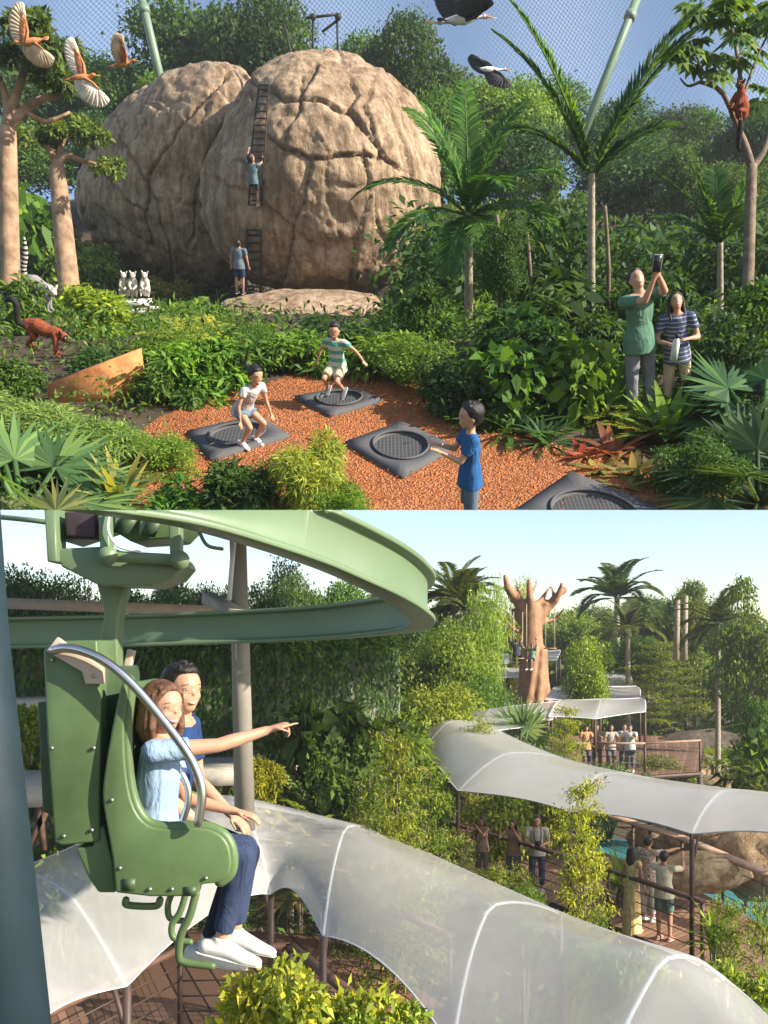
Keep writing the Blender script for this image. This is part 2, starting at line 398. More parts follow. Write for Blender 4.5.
TPL['nest'] = [rosette(131, 24, 1.05, .13, el=(.8, 1.45), bend=(.3, .8))]
TPL['fan'] = [fan_mesh(136+i, 16, 1.05, .1) for i in range(2)]
def bamboo_mesh(seed):
    global rng; rng = np.random.default_rng(seed); t = G(); g = G()
    for i in range(22):
        a = rng.uniform(0, 6.28); q = rng.random()**.5*.09; b = np.array([q*math.cos(a), q*math.sin(a), -.02]); o = rng.uniform(.05, .24)
        e = b+np.array([math.cos(a)*o, math.sin(a)*o, rng.uniform(.7, .98)]); P = spline([b, b+(e-b)*.5+np.array([-math.cos(a)*o*.25, -math.sin(a)*o*.25, .03]), e], 10)
        tube(t, P, np.linspace(.006, .002, 10), n=5); k = 230; u = rng.uniform(.3, 1, k); C = P[(u*9).astype(int)]+rng.normal(size=(k, 3))*.035
        leaves(g, C, rnd(k)+np.array([0, 0, -.6]), rnd(k), .05*rng.uniform(.6, 1.2, k), .009, droop=.2)
    return t.mesh('stems', mat('bamboo_stem', (.20, .24, .07), .5), True), g.mesh('crown', LEAF)
TPL['bamboo'] = [bamboo_mesh(141+i) for i in range(2)]
KIND = {'broad': ('broadleaf_tree', 'tree'), 'tall': ('tall_tree', 'tree'), 'airy': ('open_crowned_tree', 'tree'), 'tier': ('feathery_tree', 'young tree'),
        'bush': ('shrub', 'shrub'), 'finebush': ('dense_shrub', 'shrub'), 'lancebush': ('lance_leaf_shrub', 'shrub'), 'bigleaf': ('large_leaf_plant', 'plant'),
        'shoot': ('ginger_clump', 'plant'), 'fern': ('fern', 'fern'), 'cycad': ('cycad', 'cycad'), 'strap': ('strap_leaf_plant', 'plant'), 'brom': ('bromeliad', 'bromeliad'),
        'nest': ('birds_nest_fern', 'fern'), 'fan': ('fan_palm', 'palm'), 'bamboo': ('bamboo_clump', 'bamboo'), 'needle': ('needle_leaf_shrub', 'shrub')}
CNT = {}
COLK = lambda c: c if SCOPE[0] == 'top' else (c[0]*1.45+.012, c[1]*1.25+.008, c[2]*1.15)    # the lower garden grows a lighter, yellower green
def C3(c, v=.12): return (max(0, c[0]*(1+random.uniform(-v, v))), c[1]*(1+random.uniform(-v, v)), c[2], 1)
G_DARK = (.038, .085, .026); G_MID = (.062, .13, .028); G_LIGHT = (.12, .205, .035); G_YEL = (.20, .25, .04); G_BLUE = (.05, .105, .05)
def plant(kind, loc, H, W, color, label, group=None, tilt=0, rz=None, cat=None, var=None, name=None):
    """W, H in metres; templates are about 1 high and .8 wide"""
    i = CNT.get(kind, 0); CNT[kind] = i+1; tp = TPL[kind][(i if var is None else var) % len(TPL[kind])]
    nm, ct = KIND[kind]; nm = name or nm; ct = cat or ct
    rz = random.uniform(0, 6.28) if rz is None else rz; s = (W/1.12, W/1.12, H)
    if kind == 'tier': s = (W/.68, W/.68, H)
    if kind in ('bush', 'finebush', 'lancebush', 'bigleaf', 'needle', 'fan', 'cycad', 'strap', 'shoot') and H > 1.45*W:
        r = empty(nm, loc, label, ct, group, rz, tilt); h = 1.3*W; o = bpy.data.objects.new('foliage', tp); link(o, r); place(o, (0, 0, H-h), 0, 0, (W/1.12, W/1.12, h)); o.color = C3(COLK(color))
        g = G()
        for q in range(5): a = q*1.26; tube(g, spline([[.03*math.cos(a), .03*math.sin(a), 0], [.05*W*math.cos(a), .05*W*math.sin(a), H*.5], [.2*W*math.cos(a), .2*W*math.sin(a), H-h*.6]], 6), [.03, .028, .025, .02, .016, .012], n=5)
        g.obj('stems', BARK, r, True); return r
    if isinstance(tp, tuple):
        r = empty(nm, loc, label, ct, group, rz, tilt, s)
        for part, me in zip(('stems' if kind == 'bamboo' else 'trunk', 'crown'), tp):
            o = bpy.data.objects.new(part, me); link(o, r); o.color = C3(COLK(color))
    else:
        r = bpy.data.objects.new(nm, tp); place(r, loc, rz, tilt, s); link(r); r.color = C3(COLK(color)); tag(r, label, ct, group)
    return r
def tplant(kind, px, py, top, wpx, color, label, group=None, D=None, **k):
    if kind in ('brom', 'nest', 'fern'): wpx *= 1.3
    """play terrace: base at pixel (px,py) on the ground (or at depth D), crown top at picture row top, wpx wide"""
    p = tg(px, py)
    if D: q = ray(px, py)*D; p = Vector((q.x, q.y, tz(q.x, q.y)))
    H = th(p, top); Wm = wpx/FP*pix(p)[2]
    return plant(kind, p-Vector((0, 0, .05)), H, Wm, color, label, group, ttilt(px), **k)
def bplant(kind, px, D, top, wpx, color, label, group=None, zb=None, **k):
    x = (px-384)/FP*D; z = bz(x, D) if zb is None else zb; H = (640-top)/FP*D-z
    return plant(kind, (x, D, z-.05), H, wpx/FP*D, color, label, group, **k)
# ------------------------------------------------------------------ people
SKIN = mat('skin', (.42, .225, .145), .55, var=.05, scale=3, spec=.35)
SKIN2 = mat('skin_fair', (.45, .25, .165), .5, var=.04, scale=3, spec=.35)
HAIRB = mat('black_hair', (.014, .011, .010), .42, var=.4, scale=40, bump=.4, bscale=90, spec=.4)
HAIRBR = mat('brown_hair', (.12, .055, .03), .42, var=.45, scale=30, bump=.5, bscale=80)
EYEW = mat('eye_white', (.40, .36, .33), .3, var=.02); EYED = mat('iris', (.012, .008, .006), .2, var=.02)
LIP = mat('lips', (.50, .22, .17), .45, var=.05); TEETH = mat('teeth', (.6, .56, .50), .35, var=.02)
def cloth(name, c, var=.12, c2=None):
    m = mat(name, c, .88, var=var, scale=7, spec=.12, c2=c2); t = m.node_tree; folds(t, t.nodes['Principled BSDF']); return m
def folds(t, p):
    L = t.links; tc = N(t, 'TexCoord'); mp = N(t, 'Mapping'); mp.inputs['Scale'].default_value = (1, 1, .45); mp.inputs['Rotation'].default_value = (.3, .5, .2); L.new(tc.outputs['Object'], mp.inputs[0])
    a = N(t, 'TexNoise', Scale=9.0, Detail=3.0, Distortion=1.6); L.new(mp.outputs[0], a.inputs['Vector']); b = N(t, 'TexNoise', Scale=140.0, Detail=2.0); L.new(tc.outputs['Object'], b.inputs['Vector'])
    b1 = N(t, 'Bump', Strength=.75, Distance=.035); L.new(a.outputs[0], b1.inputs['Height']); b2 = N(t, 'Bump', Strength=.25, Distance=.003); L.new(b.outputs[0], b2.inputs['Height']); L.new(b1.outputs[0], b2.inputs['Normal']); L.new(b2.outputs[0], p.inputs['Normal'])
WHITE_SHOE = mat('white_shoe', (.55, .54, .51), .6, var=.05, scale=20, bump=.15, bscale=60)
def stripes(name, c1, c2, freq, duty=.5):
    m, t, p = NT(name); L = t.links; tc = N(t, 'TexCoord'); sp = N(t, 'SeparateXYZ'); L.new(tc.outputs['Object'], sp.inputs[0])
    a = N(t, 'Math', operation='MULTIPLY'); L.new(sp.outputs[2], a.inputs[0]); a.inputs[1].default_value = freq
    f = N(t, 'Math', operation='FRACT'); L.new(a.outputs[0], f.inputs[0]); g = N(t, 'Math', operation='GREATER_THAN'); L.new(f.outputs[0], g.inputs[0]); g.inputs[1].default_value = duty
    mx = N(t, 'Mix', data_type='RGBA'); mx.inputs[6].default_value = (*c1, 1); mx.inputs[7].default_value = (*c2, 1); L.new(g.outputs[0], mx.inputs[0])
    L.new(mx.outputs[2], p.inputs['Base Color']); p.inputs['Roughness'].default_value = .85; folds(t, p); return m
def printed(name, c1, c2, scale, c3=None):
    m, t, p = NT(name); L = t.links; tc = N(t, 'TexCoord'); v = N(t, 'TexNoise', Scale=scale, Detail=2.0); L.new(tc.outputs['Object'], v.inputs['Vector'])
    r = N(t, 'ValToRGB'); r.color_ramp.interpolation = 'CONSTANT'; e = r.color_ramp.elements; e[0].position = 0; e[0].color = (*c1, 1); e[1].position = .52; e[1].color = (*c2, 1)
    if c3: k = e.new(.6); k.color = (*c3, 1)
    L.new(v.outputs[0], r.inputs[0]); L.new(r.outputs[0], p.inputs['Base Color']); p.inputs['Roughness'].default_value = .85; folds(t, p); return m
def person(loc, H, label, face=(0, -1, 0), spine=(0, 0, 1), gaze=(1, 0, 0), la=((0, .25, -1), (.25, .1, -1)), ra=((0, -.25, -1), (.25, -.1, -1)),
           ll=((.03, .05, -1), (0, 0, -1)), rl=((.03, -.05, -1), (0, 0, -1)), foot=(1, 0, -.1), feet=None, top=None, sleeve=.5, hem=.0, bottom=None, leg=1.0, skirt=False,
           shoe=None, hair=HAIRB, style='short', male=True, kid=False, skin=SKIN, voxel=.012, tilt=0, group=None, hands=('relax', 'relax'), seat=None, dress=None, cat='person', bulk=1.0, ponytail=None, smile=True, sock=None):
    f = Vector(face).normalized(); up = Vector((0, 0, 1)); s = up.cross(f).normalized()
    W = lambda v: (f*v[0]+s*v[1]+up*v[2]).normalized()
    u = W(spine); K = dict(hh=.178 if kid else .139, th=.225 if kid else .245, sh=.215 if kid else .245, ua=.155 if kid else .17, fa=.135 if kid else .145,
        tor=.30 if kid else .295, sw=.105 if kid else (.118 if male else .10), hw=.05 if kid else .052)
    q = H*(.92 if kid else (1 if male else .9))*bulk; b2 = up.cross(u); ss = (s-u*s.dot(u)).normalized(); uf = ss.cross(u)*1.0
    if uf.dot(f) < 0: uf = -uf
    pel = Vector((0, 0, 0)); nb = pel+u*K['tor']*H
    sh = {1: nb-u*.015*H+ss*K['sw']*H, -1: nb-u*.015*H-ss*K['sw']*H}; hp = {1: pel+s*K['hw']*H, -1: pel-s*K['hw']*H}
    J = {}
    for sd, arm, lg in ((1, la, ll), (-1, ra, rl)):
        e = sh[sd]+W(arm[0])*K['ua']*H; wr = e+W(arm[1])*K['fa']*H; kn = hp[sd]+W(lg[0])*K['th']*H; an = kn+W(lg[1])*K['sh']*H
        J[sd] = (e, wr, kn, an)
    if seat is None:
        zlow = min(J[1][3].z, J[-1][3].z)-.045*H; off = Vector((0, 0, -zlow))
    else: off = Vector((0, 0, 0))
    root = empty('person', loc, label, cat, group, 0, tilt); root.location = Vector(loc)
    A = lambda v: v+off
    pr = []
    tors = [(-.03, .078, .06), (.04, .086, .062), (.12, .075, .052), (.2, .084, .058), (.262, .085, .05), (.29, .055, .038)]
    def torso(grow=0, lo_=0, hi=6, extra=0, zlo=None):
        pts = [A(pel+u*a*H) for a, b, c in tors[lo_:hi]]; rd = [((b if male else b*.93+(.006 if a < .06 else 0))*q+grow, c*q+grow) for a, b, c in tors[lo_:hi]]
        if zlo is not None: pts[0] = A(pel+u*zlo*H); rd[0] = (.106*q+grow, .082*q+grow); rd[1] = (.096*q+grow, .072*q+grow)
        return loft(pts, rd, side=ss, n=16)
    pr.append(torso()); pr.append(ball(A(pel-u*.0*H), (.075*q, .07*q, .06*q)))
    gz = W(gaze); hu = (u*.55+up*.6 if seat is None else up); hu = (hu-gz*hu.dot(gz)).normalized(); hs = hu.cross(gz)
    hc = nb+u*.024*H+hu*K['hh']*.5*H+gz*.012*H; hh = K['hh']*H; HM = Matrix((gz, hs, hu)).transposed()
    pr.append(loft([A(nb-u*.02*H), A(nb+u*.03*H), A(hc-hu*hh*.2-gz*hh*.08)], [.034*q, .03*q, .03*q], n=12))
    hp_ = lambda a, b, c: A(hc+gz*a*hh+hs*b*hh+hu*c*hh)
    head = [ball(hp_(-.04, 0, .10), (.43*hh, .345*hh, .40*hh), HM, 20, 14), ball(hp_(.07, 0, -.12), (.30*hh, .27*hh, .30*hh), HM, 16, 12), ball(hp_(.15, 0, -.31), (.17*hh, .16*hh, .13*hh), HM, 14, 10),
            loft([hp_(.345, 0, .06), hp_(.385, 0, -.045)], [.022*hh, .043*hh], n=8, cap='round')]
    for sd in (1, -1):
        head += [ball(hp_(-.03, sd*.335, -.02), (.075*hh, .035*hh, .11*hh), HM, 8, 8), ball(hp_(.235, sd*.15, -.1), (.09*hh, .095*hh, .09*hh), HM, 10, 8)]
    head.append(loft([hp_(.31, .17, .135), hp_(.375, 0, .115), hp_(.31, -.17, .135)], [.035*hh]*3, n=8, cap='round'))
    pr += head
    for i, sd in enumerate((1, -1)):
        e, wr, kn, an = J[sd]
        pr.append(loft([A(nb-u*.012*H), A(sh[sd])], [.038*q, .033*q], n=10, cap='round'))
        pr.append(loft([A(sh[sd]), A(sh[sd].lerp(e, .4)), A(e)], [.030*q, .028*q, .022*q], n=10, cap='round'))
        pr.append(loft([A(e), A(e.lerp(wr, .3)), A(wr)], [.022*q, .0225*q, .0145*q], n=10, cap='round'))
        fd = (wr-e).normalized(); side = fd.cross(up if abs(fd.z) < .9 else f).normalized(); pn = side.cross(fd)
        # palm and five fingers; side = across the knuckles
        if sd == -1: pass
        pl = .052*H; pr.append(loft([A(wr-fd*.01*H), A(wr+fd*.02*H), A(wr+fd*pl)], [(.015*q, .011*q), (.024*q, .011*q), (.024*q, .010*q)], side=side, n=10, cap='round'))
        cu = {'relax': .45, 'point': 1.5, 'grip': 1.35, 'flat': .12}[hands[i]]; fr = max(.0046*H, .5*voxel*.95); sp = .0135*H
        for k in range(4):
            c = cu if not (hands[i] == 'point' and k == 0) else .05
            L_ = (.036, .042, .039, .031)[k]*H; p0 = wr+fd*(pl-.004*H)+side*(1.5-k)*sp; d = fd
            P = [p0-fd*.012*H]
            P.append(p0); pp = p0
            for j in range(3):
                ang = c*(j+1)*.55; d = (fd*math.cos(ang)-pn*math.sin(ang)).normalized(); pp = pp+d*L_*(.42, .33, .25)[j]; P.append(pp)
            pr.append(loft([A(p) for p in P], [fr*1.05, fr*1.05, fr, fr*.95, fr*.8], n=6, cap='round'))
        t0 = wr+fd*.014*H+side*.018*H; t1 = t0+(fd*.6+side*.8).normalized()*.02*H; t2 = t1+(fd*.9+side*.15-pn*(.6 if cu > 1 else .2)).normalized()*.026*H
        pr.append(loft([A(t0), A(t1), A(t2)], [fr*1.3, fr*1.15, fr*.95], n=6, cap='round'))
        pr.append(loft([A(hp[sd]), A(hp[sd].lerp(kn, .35)), A(kn)], [.047*q, .045*q, .032*q], n=12, cap='round'))
        pr.append(loft([A(kn), A(kn.lerp(an, .3)-(f*.004*H)), A(an)], [.031*q, .0315*q, .019*q], n=12, cap='round'))
        ft = foot if feet is None else feet[i]; fdv = W(ft); shin = (an-kn).normalized()
        heel = an+shin*.022*H-fdv*.02*H; toe = heel+fdv*.115*H+shin*.004*H
        pr.append(loft([A(an), A(heel.lerp(toe, .25)), A(toe)], [.02*q, (.024*q, .02*q), (.022*q, .011*q)], side=fdv.cross(shin), n=10, cap='round'))
        if shoe:
            sv = fdv.cross(shin).normalized(); upr = [loft([A(an-shin*.012*H), A(an+shin*.006*H)], [.0255*q, .028*q], n=12), loft([A(heel-fdv*.012*H), A(heel.lerp(toe, .35)-shin*.006*H), A(heel.lerp(toe, .8)+shin*.004*H), A(toe+fdv*.012*H+shin*.006*H)], [(.028*q, .027*q), (.032*q, .031*q), (.034*q, .023*q), (.026*q, .016*q)], side=sv, n=14, cap='round')]
            so = mobj('shoe', solid(upr, min(voxel, .009), 2), shoe, root)
            a0 = heel-fdv*.03*H+shin*.018*H; sm_, sf = loft([A(a0), A(a0+fdv*.04*H), A(a0+fdv*.12*H), A(a0+fdv*.165*H)], [(.022*q, .006*H), (.027*q, .006*H), (.029*q, .006*H), (.020*q, .005*H)], side=sv, n=12, cap='round')
            G().add(sm_, sf).obj('sole', WHITE_SHOE, so)
    mobj('body', solid(pr, voxel, 2 if voxel > .007 else 3), skin, root)
    # face
    for sd in (1, -1):
        gE = G(); V, F = ball(hp_(.300, sd*.145, .030), (.030*hh, .058*hh, .019*hh), HM, 10, 8); gE.add(V, F)
        V, F = ball(hp_(.324, sd*.140, .030), (.014*hh, .030*hh, .020*hh), HM, 8, 6); gE.add(V, F, 1); V, F = loft([hp_(.315, sd*.075, .04), hp_(.335, sd*.14, .062), hp_(.30, sd*.215, .045)], [.007*hh, .010*hh, .006*hh], n=5, cap='round'); gE.add(V, F, 1); gE.obj('eye', [EYEW, EYED], root, True)
        V, F = loft([hp_(.36, sd*.06, .120), hp_(.352, sd*.14, .135), hp_(.305, sd*.22, .115)], [.007*hh, .011*hh, .005*hh], n=6, cap='round'); G().add(V, F).obj('eyebrow', hair, root, True)
    gm = G(); V, F = loft([hp_(.30, .115, -.20), hp_(.355, .06, -.235), hp_(.37, 0, -.245), hp_(.355, -.06, -.235), hp_(.30, -.115, -.20)], [.006*hh, .017*hh, .02*hh, .017*hh, .006*hh], n=8, cap='round'); gm.add(V, F, 0)
    if smile: V, F = loft([hp_(.325, .08, -.205), hp_(.378, 0, -.232), hp_(.325, -.08, -.205)], [.006*hh, .019*hh, .006*hh], n=6, cap='round'); gm.add(V, F, 1)
    gm.obj('mouth', [LIP, TEETH], root, True)
    hr = [ball(hp_(-.115, 0, .175), (.42*hh, .385*hh, .40*hh), HM, 20, 14), ball(hp_(-.2, 0, -.02), (.29*hh, .345*hh, .3*hh), HM, 14, 10), ball(hp_(.06, .0, .40), (.26*hh, .28*hh, .13*hh), HM, 12, 8)]
    if style == 'short':
        for k in range(46):
            a = random.uniform(-3, 3); zz = random.uniform(.62 if abs(a) < 1.2 else .1, 1); d = Vector((math.cos(a)*math.sqrt(1-zz*zz), math.sin(a)*math.sqrt(1-zz*zz), zz))
            c = (-.1+d.x*.38, d.y*.34, .17+d.z*.36); hr.append(loft([hp_(*c), hp_(c[0]+d.x*.08+.05, c[1]+d.y*.06, c[2]+d.z*.09)], [.05*hh, .02*hh], n=5, cap='round'))
    if style in ('bob', 'long'):
        zl = -.62 if style == 'bob' else -1.05
        for k in range(15):
            a0_ = 1.05 if style == 'bob' else 1.45; a = a0_+(2*math.pi-2*a0_)*k/14; x, y = math.cos(a)*.37-.1, math.sin(a)*.36
            hr.append(loft([hp_(x*.9, y*.9, .25), hp_(x*1.05, y*1.06, -.12), hp_(x*1.12, y*1.12, zl*.6), hp_(x*.95, y*.98, zl+random.uniform(-.06, .05))], [.10*hh, .09*hh, .09*hh, .04*hh], n=7, cap='round'))
        for sg in (1, -1): hr.append(loft([hp_(.22, sg*.02, .45), hp_(.23, sg*.22, .32), hp_(.08, sg*.36, .05), hp_(.0, sg*.38, -.3)], [.06*hh, .065*hh, .06*hh, .04*hh], n=7, cap='round'))
    if style == 'bun': hr.append(ball(hp_(-.5, 0, .2), .16*hh))
    if ponytail:
        P = spline([hp_(-.42, 0, .22)]+[hp_(*v) for v in ponytail], 9); hr.append(loft(P, [.08*hh, .11*hh, .13*hh, .14*hh, .13*hh, .12*hh, .1*hh, .07*hh, .03*hh], n=8, cap='round'))
    mobj('hair', solid(hr, max(.004, voxel*.8), 2), hair, root)
    # clothes
    ge = max(.010, voxel*1.0)
    if top:
        name = 'shirt' if dress is None else 'dress'; zlo = -.06-hem; pc = [torso(ge*1.25, 0, 6, zlo=zlo)]
        if dress is not None:
            c = A(pel+u*.08*H); d2 = A(pel); d3 = Vector((d2.x, d2.y, d2.z-dress*H)); pc = [torso(ge, 0, 5), loft([c, d2, d2.lerp(d3, .5), d3], [(.08*q+ge, .06*q+ge), (.095*q+ge, .08*q+ge), (.11*q+ge, .10*q+ge), (.13*q+ge, .12*q+ge)], side=s, n=18)]
        for sd in (1, -1):
            e, wr = J[sd][:2]; pc.append(loft([A(nb-u*.022*H), A(sh[sd])], [.036*q+ge*.7, .032*q+ge*.7], n=10, cap='round'))
            if sleeve > 0:
                P = [A(sh[sd]), A(sh[sd].lerp(e, min(1, sleeve)))]; rr = [.030*q+ge*.8, .029*q+ge*.9]
                if sleeve > 1: P.append(A(e.lerp(wr, sleeve-1))); rr.append(.021*q+ge)
                pc.append(loft(P, rr, n=12)); pc.append(ball(A(sh[sd]), .030*q+ge*.7))
        mobj(name, solid(pc, max(.006, voxel), 2), top, root)
    if bottom:
        pc = [loft([A(pel-u*.045*H), A(pel+u*.02*H), A(pel+u*.07*H)], [(.082*q+ge*.6, .066*q+ge*.6), (.088*q+ge*.6, .066*q+ge*.6), (.08*q+ge*.5, .056*q+ge*.5)], side=ss, n=16)]
        if skirt: pc.append(loft([A(pel+u*.02*H), A(pel-up*skirt*H)], [(.09*q+ge, .07*q+ge), (.13*q, .11*q)], side=s, n=16))
        else:
            for sd in (1, -1):
                kn, an = J[sd][2:]; lg_ = leg; P = [A(hp[sd]), A(hp[sd].lerp(kn, min(1, lg_)))]; rr = [.049*q+ge*.8, (.049-.014*min(1, lg_))*q+ge*(.9 if lg_ > 1 else 1.6)]
                pc.append(ball(A(hp[sd]), .05*q+ge*.8)); pc.append(loft(P, rr, n=14))
                if lg_ > 1: pc.append(ball(A(kn), .034*q+ge*.8)); e_ = kn.lerp(an, lg_-1); pc.append(loft([A(kn), A(kn.lerp(e_, .35)), A(e_)], [.034*q+ge*.8, .034*q+ge*.9, .024*q+ge*1.0], n=14))
        mobj('shorts' if leg < 1 and not skirt else ('skirt' if skirt else 'trousers'), solid(pc, max(.006, voxel), 2), bottom, root)
    root['_'] = 0; del root['_']
    J2 = {k: [A(v) for v in J[k]] for k in J}; return root, J2, A(hc), off
# ------------------------------------------------------------------ animals
def bird(loc, S, label, dirv, up, wings, colors, neck=.3, legs=False, bill=.12, group=None, tilt=0, cat='bird', name='flying_bird'):
    """dirv flight direction, up = back direction, wings = two (outward vec, sweep vec) in scene axes"""
    d = Vector(dirv).normalized(); u = Vector(up); u = (u-d*u.dot(d)).normalized(); s = u.cross(d)
    r = empty(name, loc, label, cat, group); mb, mw, mt, mh, mbill = colors; P = lambda a, b, c: d*a*S+s*b*S+u*c*S
    pr = [loft([P(-.34, 0, 0), P(-.15, 0, 0), P(.05, 0, 0), P(.2, 0, .02)], [.03*S, .09*S, .10*S, .06*S], n=12, cap='round'),
          loft([P(.18, 0, .02), P(.2+neck*.6, 0, .05), P(.2+neck, 0, .06)], [.055*S, .03*S if neck > .2 else .045*S, .04*S], n=10, cap='round'), ball(P(.22+neck, 0, .065), .05*S)]
    mobj('body', solid(pr, .012*S, 2), mb, r)
    V, F = ball(P(.245+neck, 0, .065), .046*S); G().add(V, F).obj('head', mh, r, True)
    V, F = loft([P(.26+neck, 0, .06), P(.28+neck+bill, 0, .03)], [.018*S, .004*S], n=7); G().add(V, F).obj('beak', mbill, r)
    for sd in (1, -1):
        G().add(*ball(P(.275+neck, sd*.034, .078), .009*S)).obj('eye', EYED, r, True)
    if legs:
        for sd in (1, -1): V, F = loft([P(-.2, sd*.03, -.05), P(-.5, sd*.03, -.06), P(-.78, sd*.03, -.05)], [.013*S, .01*S, .009*S], n=6); G().add(V, F).obj('leg', mbill, r)
    g = G(); tl = []
    for k in range(7):
        a = (k-3)*.11; D = -d*math.cos(a)+s*math.sin(a); c = P(-.3, 0, .01)
        V, F = feather(c, D, u, .22*S, .06*S); g.add(V, F)
    g.obj('tail', mt, r)
    for (o, sw), sd in zip(wings, (1, -1)):
        o = Vector(o).normalized(); b = Vector(sw).normalized(); root_ = P(.08, sd*.05, .03); n_ = o.cross(b).normalized(); L_ = .72*S
        g = G(); V, F = loft([root_, root_+o*L_*.35-b*.05*S, root_+o*L_*.7-b*.02*S], [(.045*S), (.035*S), .016*S], n=8, cap='round'); g.add(V, F, 0)
        for k in range(26):
            t = k/25; c = root_+o*L_*.7*min(1, t*1.25); a = t**1.6*1.45; D = (b*math.cos(a)+o*math.sin(a)); ln = (.30+.16*math.sin(t*2.6)+.05*t)*S
            V, F = feather(c+n_*.004*S*(k % 2), D, n_, ln, .09*S); g.add(V, F, 1)
        for k in range(16):
            t = k/15; c = root_+o*L_*.68*t+n_*.012*S; a = t**1.6*1.2; V, F = feather(c, b*math.cos(a)+o*math.sin(a), n_, .17*S, .06*S); g.add(V, F, 0)
        g.obj('wing', [mw if name == 'stork' else mb, mw], r)
    return r
def feather(c, D, n, L, W):
    D = Vector(D).normalized(); n = Vector(n); S = D.cross(n).normalized(); t = n.normalized()*.003
    pts = [c-S*W*.25, c+D*L*.3-S*W*.5, c+D*L*.85-S*W*.42, c+D*L, c+D*L*.85+S*W*.42, c+D*L*.3+S*W*.5, c+S*W*.25]
    return prism(pts, t, -t)
def quadruped(loc, S, label, d, mats, tail, name='lemur', tilt=0, ears=True, rings=None, group=None, cat='lemur', head=(.36, 0, .42), gz=None, sitting=False):
    """lemur-like: body length S metres, faces d"""
    d = Vector(d).normalized(); up = Vector((0, 0, 1)); s = up.cross(d); P = lambda a, b, c: (d*a+s*b+up*c)*S
    r = empty(name, loc, label, cat, group, 0, tilt); mb, md, mf = mats; z = .42
    if sitting: bodyp = [P(-.1, 0, .12), P(-.05, 0, .26), P(.02, 0, .42), P(.08, 0, .58)]; br = [.15*S, .17*S, .14*S, .09*S]; hd = P(.13, 0, .70)
    else: bodyp = [P(-.36, 0, z+.02), P(-.15, 0, z+.05), P(.1, 0, z), P(.28, 0, z+.03)]; br = [.12*S, .15*S, .13*S, .10*S]; hd = P(*head)
    gz = Vector(gz).normalized() if gz else (d+Vector((0, -.5, -.1))).normalized(); hs = up.cross(gz).normalized()
    pr = [loft(bodyp, br, n=12, cap='round'), loft([bodyp[-1], hd], [.08*S, .07*S], n=10, cap='round'), ball(hd, .095*S), loft([hd, hd+gz*.13*S-up*.02*S], [.075*S, .03*S], n=10, cap='round')]
    legs = []
    if sitting: L4 = [((-.02, .1, .2), (.16, .13, .22), (.05, .12, .02)), ((-.02, -.1, .2), (.16, -.13, .22), (.05, -.12, .02)), ((.08, .08, .5), (.2, .1, .36), (.27, .04, .3)), ((.08, -.08, .5), (.2, -.1, .36), (.27, -.04, .3))]
    else: L4 = [((-.34, .08, z), (-.22, .10, .24), (-.36, .1, .12), (-.30, .1, 0)), ((-.30, -.08, z), (-.16, -.10, .24), (-.3, -.1, .12), (-.23, -.1, 0)), ((.24, .07, z), (.2, .08, .2), (.24, .08, 0)), ((.27, -.07, z), (.30, -.08, .2), (.30, -.08, 0))]
    for q in L4:
        pts = [P(*v) for v in q]; n = len(pts); pr.append(loft(pts, list(np.linspace(.075, .03, n)*S), n=8, cap='round')); pr.append(loft([pts[-1]+up*.015*S, pts[-1]+d*.08*S+up*.015*S], [.03*S, .024*S], n=7, cap='round'))
    mobj('body', solid(pr, .016*S, 2), mb, r)
    V, F = ball(hd+gz*.06*S, (.07*S, .07*S, .07*S)); G().add(V, F).obj('face', mf, r, True)
    g = G(); V, F = loft([hd+gz*.1*S-up*.01*S, hd+gz*.16*S-up*.025*S], [.034*S, .015*S], n=8, cap='round'); g.add(V, F).obj('muzzle', md, r, True)
    for sd in (1, -1):
        G().add(*ball(hd+gz*.105*S+hs*sd*.035*S+up*.025*S, .017*S)).obj('eye', mat('amber_eye', (.5, .25, .03), .2), r, True)
        V, F = loft([hd+hs*sd*.06*S+up*.05*S, hd+hs*sd*.10*S+up*.125*S], [.035*S, .018*S], n=8, cap='round'); G().add(V, F).obj('ear', mf, r, True)
    tp = spline([Vector(v)*S for v in tail], 22); n = 22; rr = np.sin(np.linspace(.5, 2.9, n))*.055*S+.012*S; V, F = loft(tp, rr, n=10, cap='round'); g = G().add(V, F); o = g.obj('tail', [md] if not rings else [rings[0], rings[1]], r, True)
    if rings:
        for p in o.data.polygons:
            k = p.index//10; p.material_index = (k//1) % 2
    return r
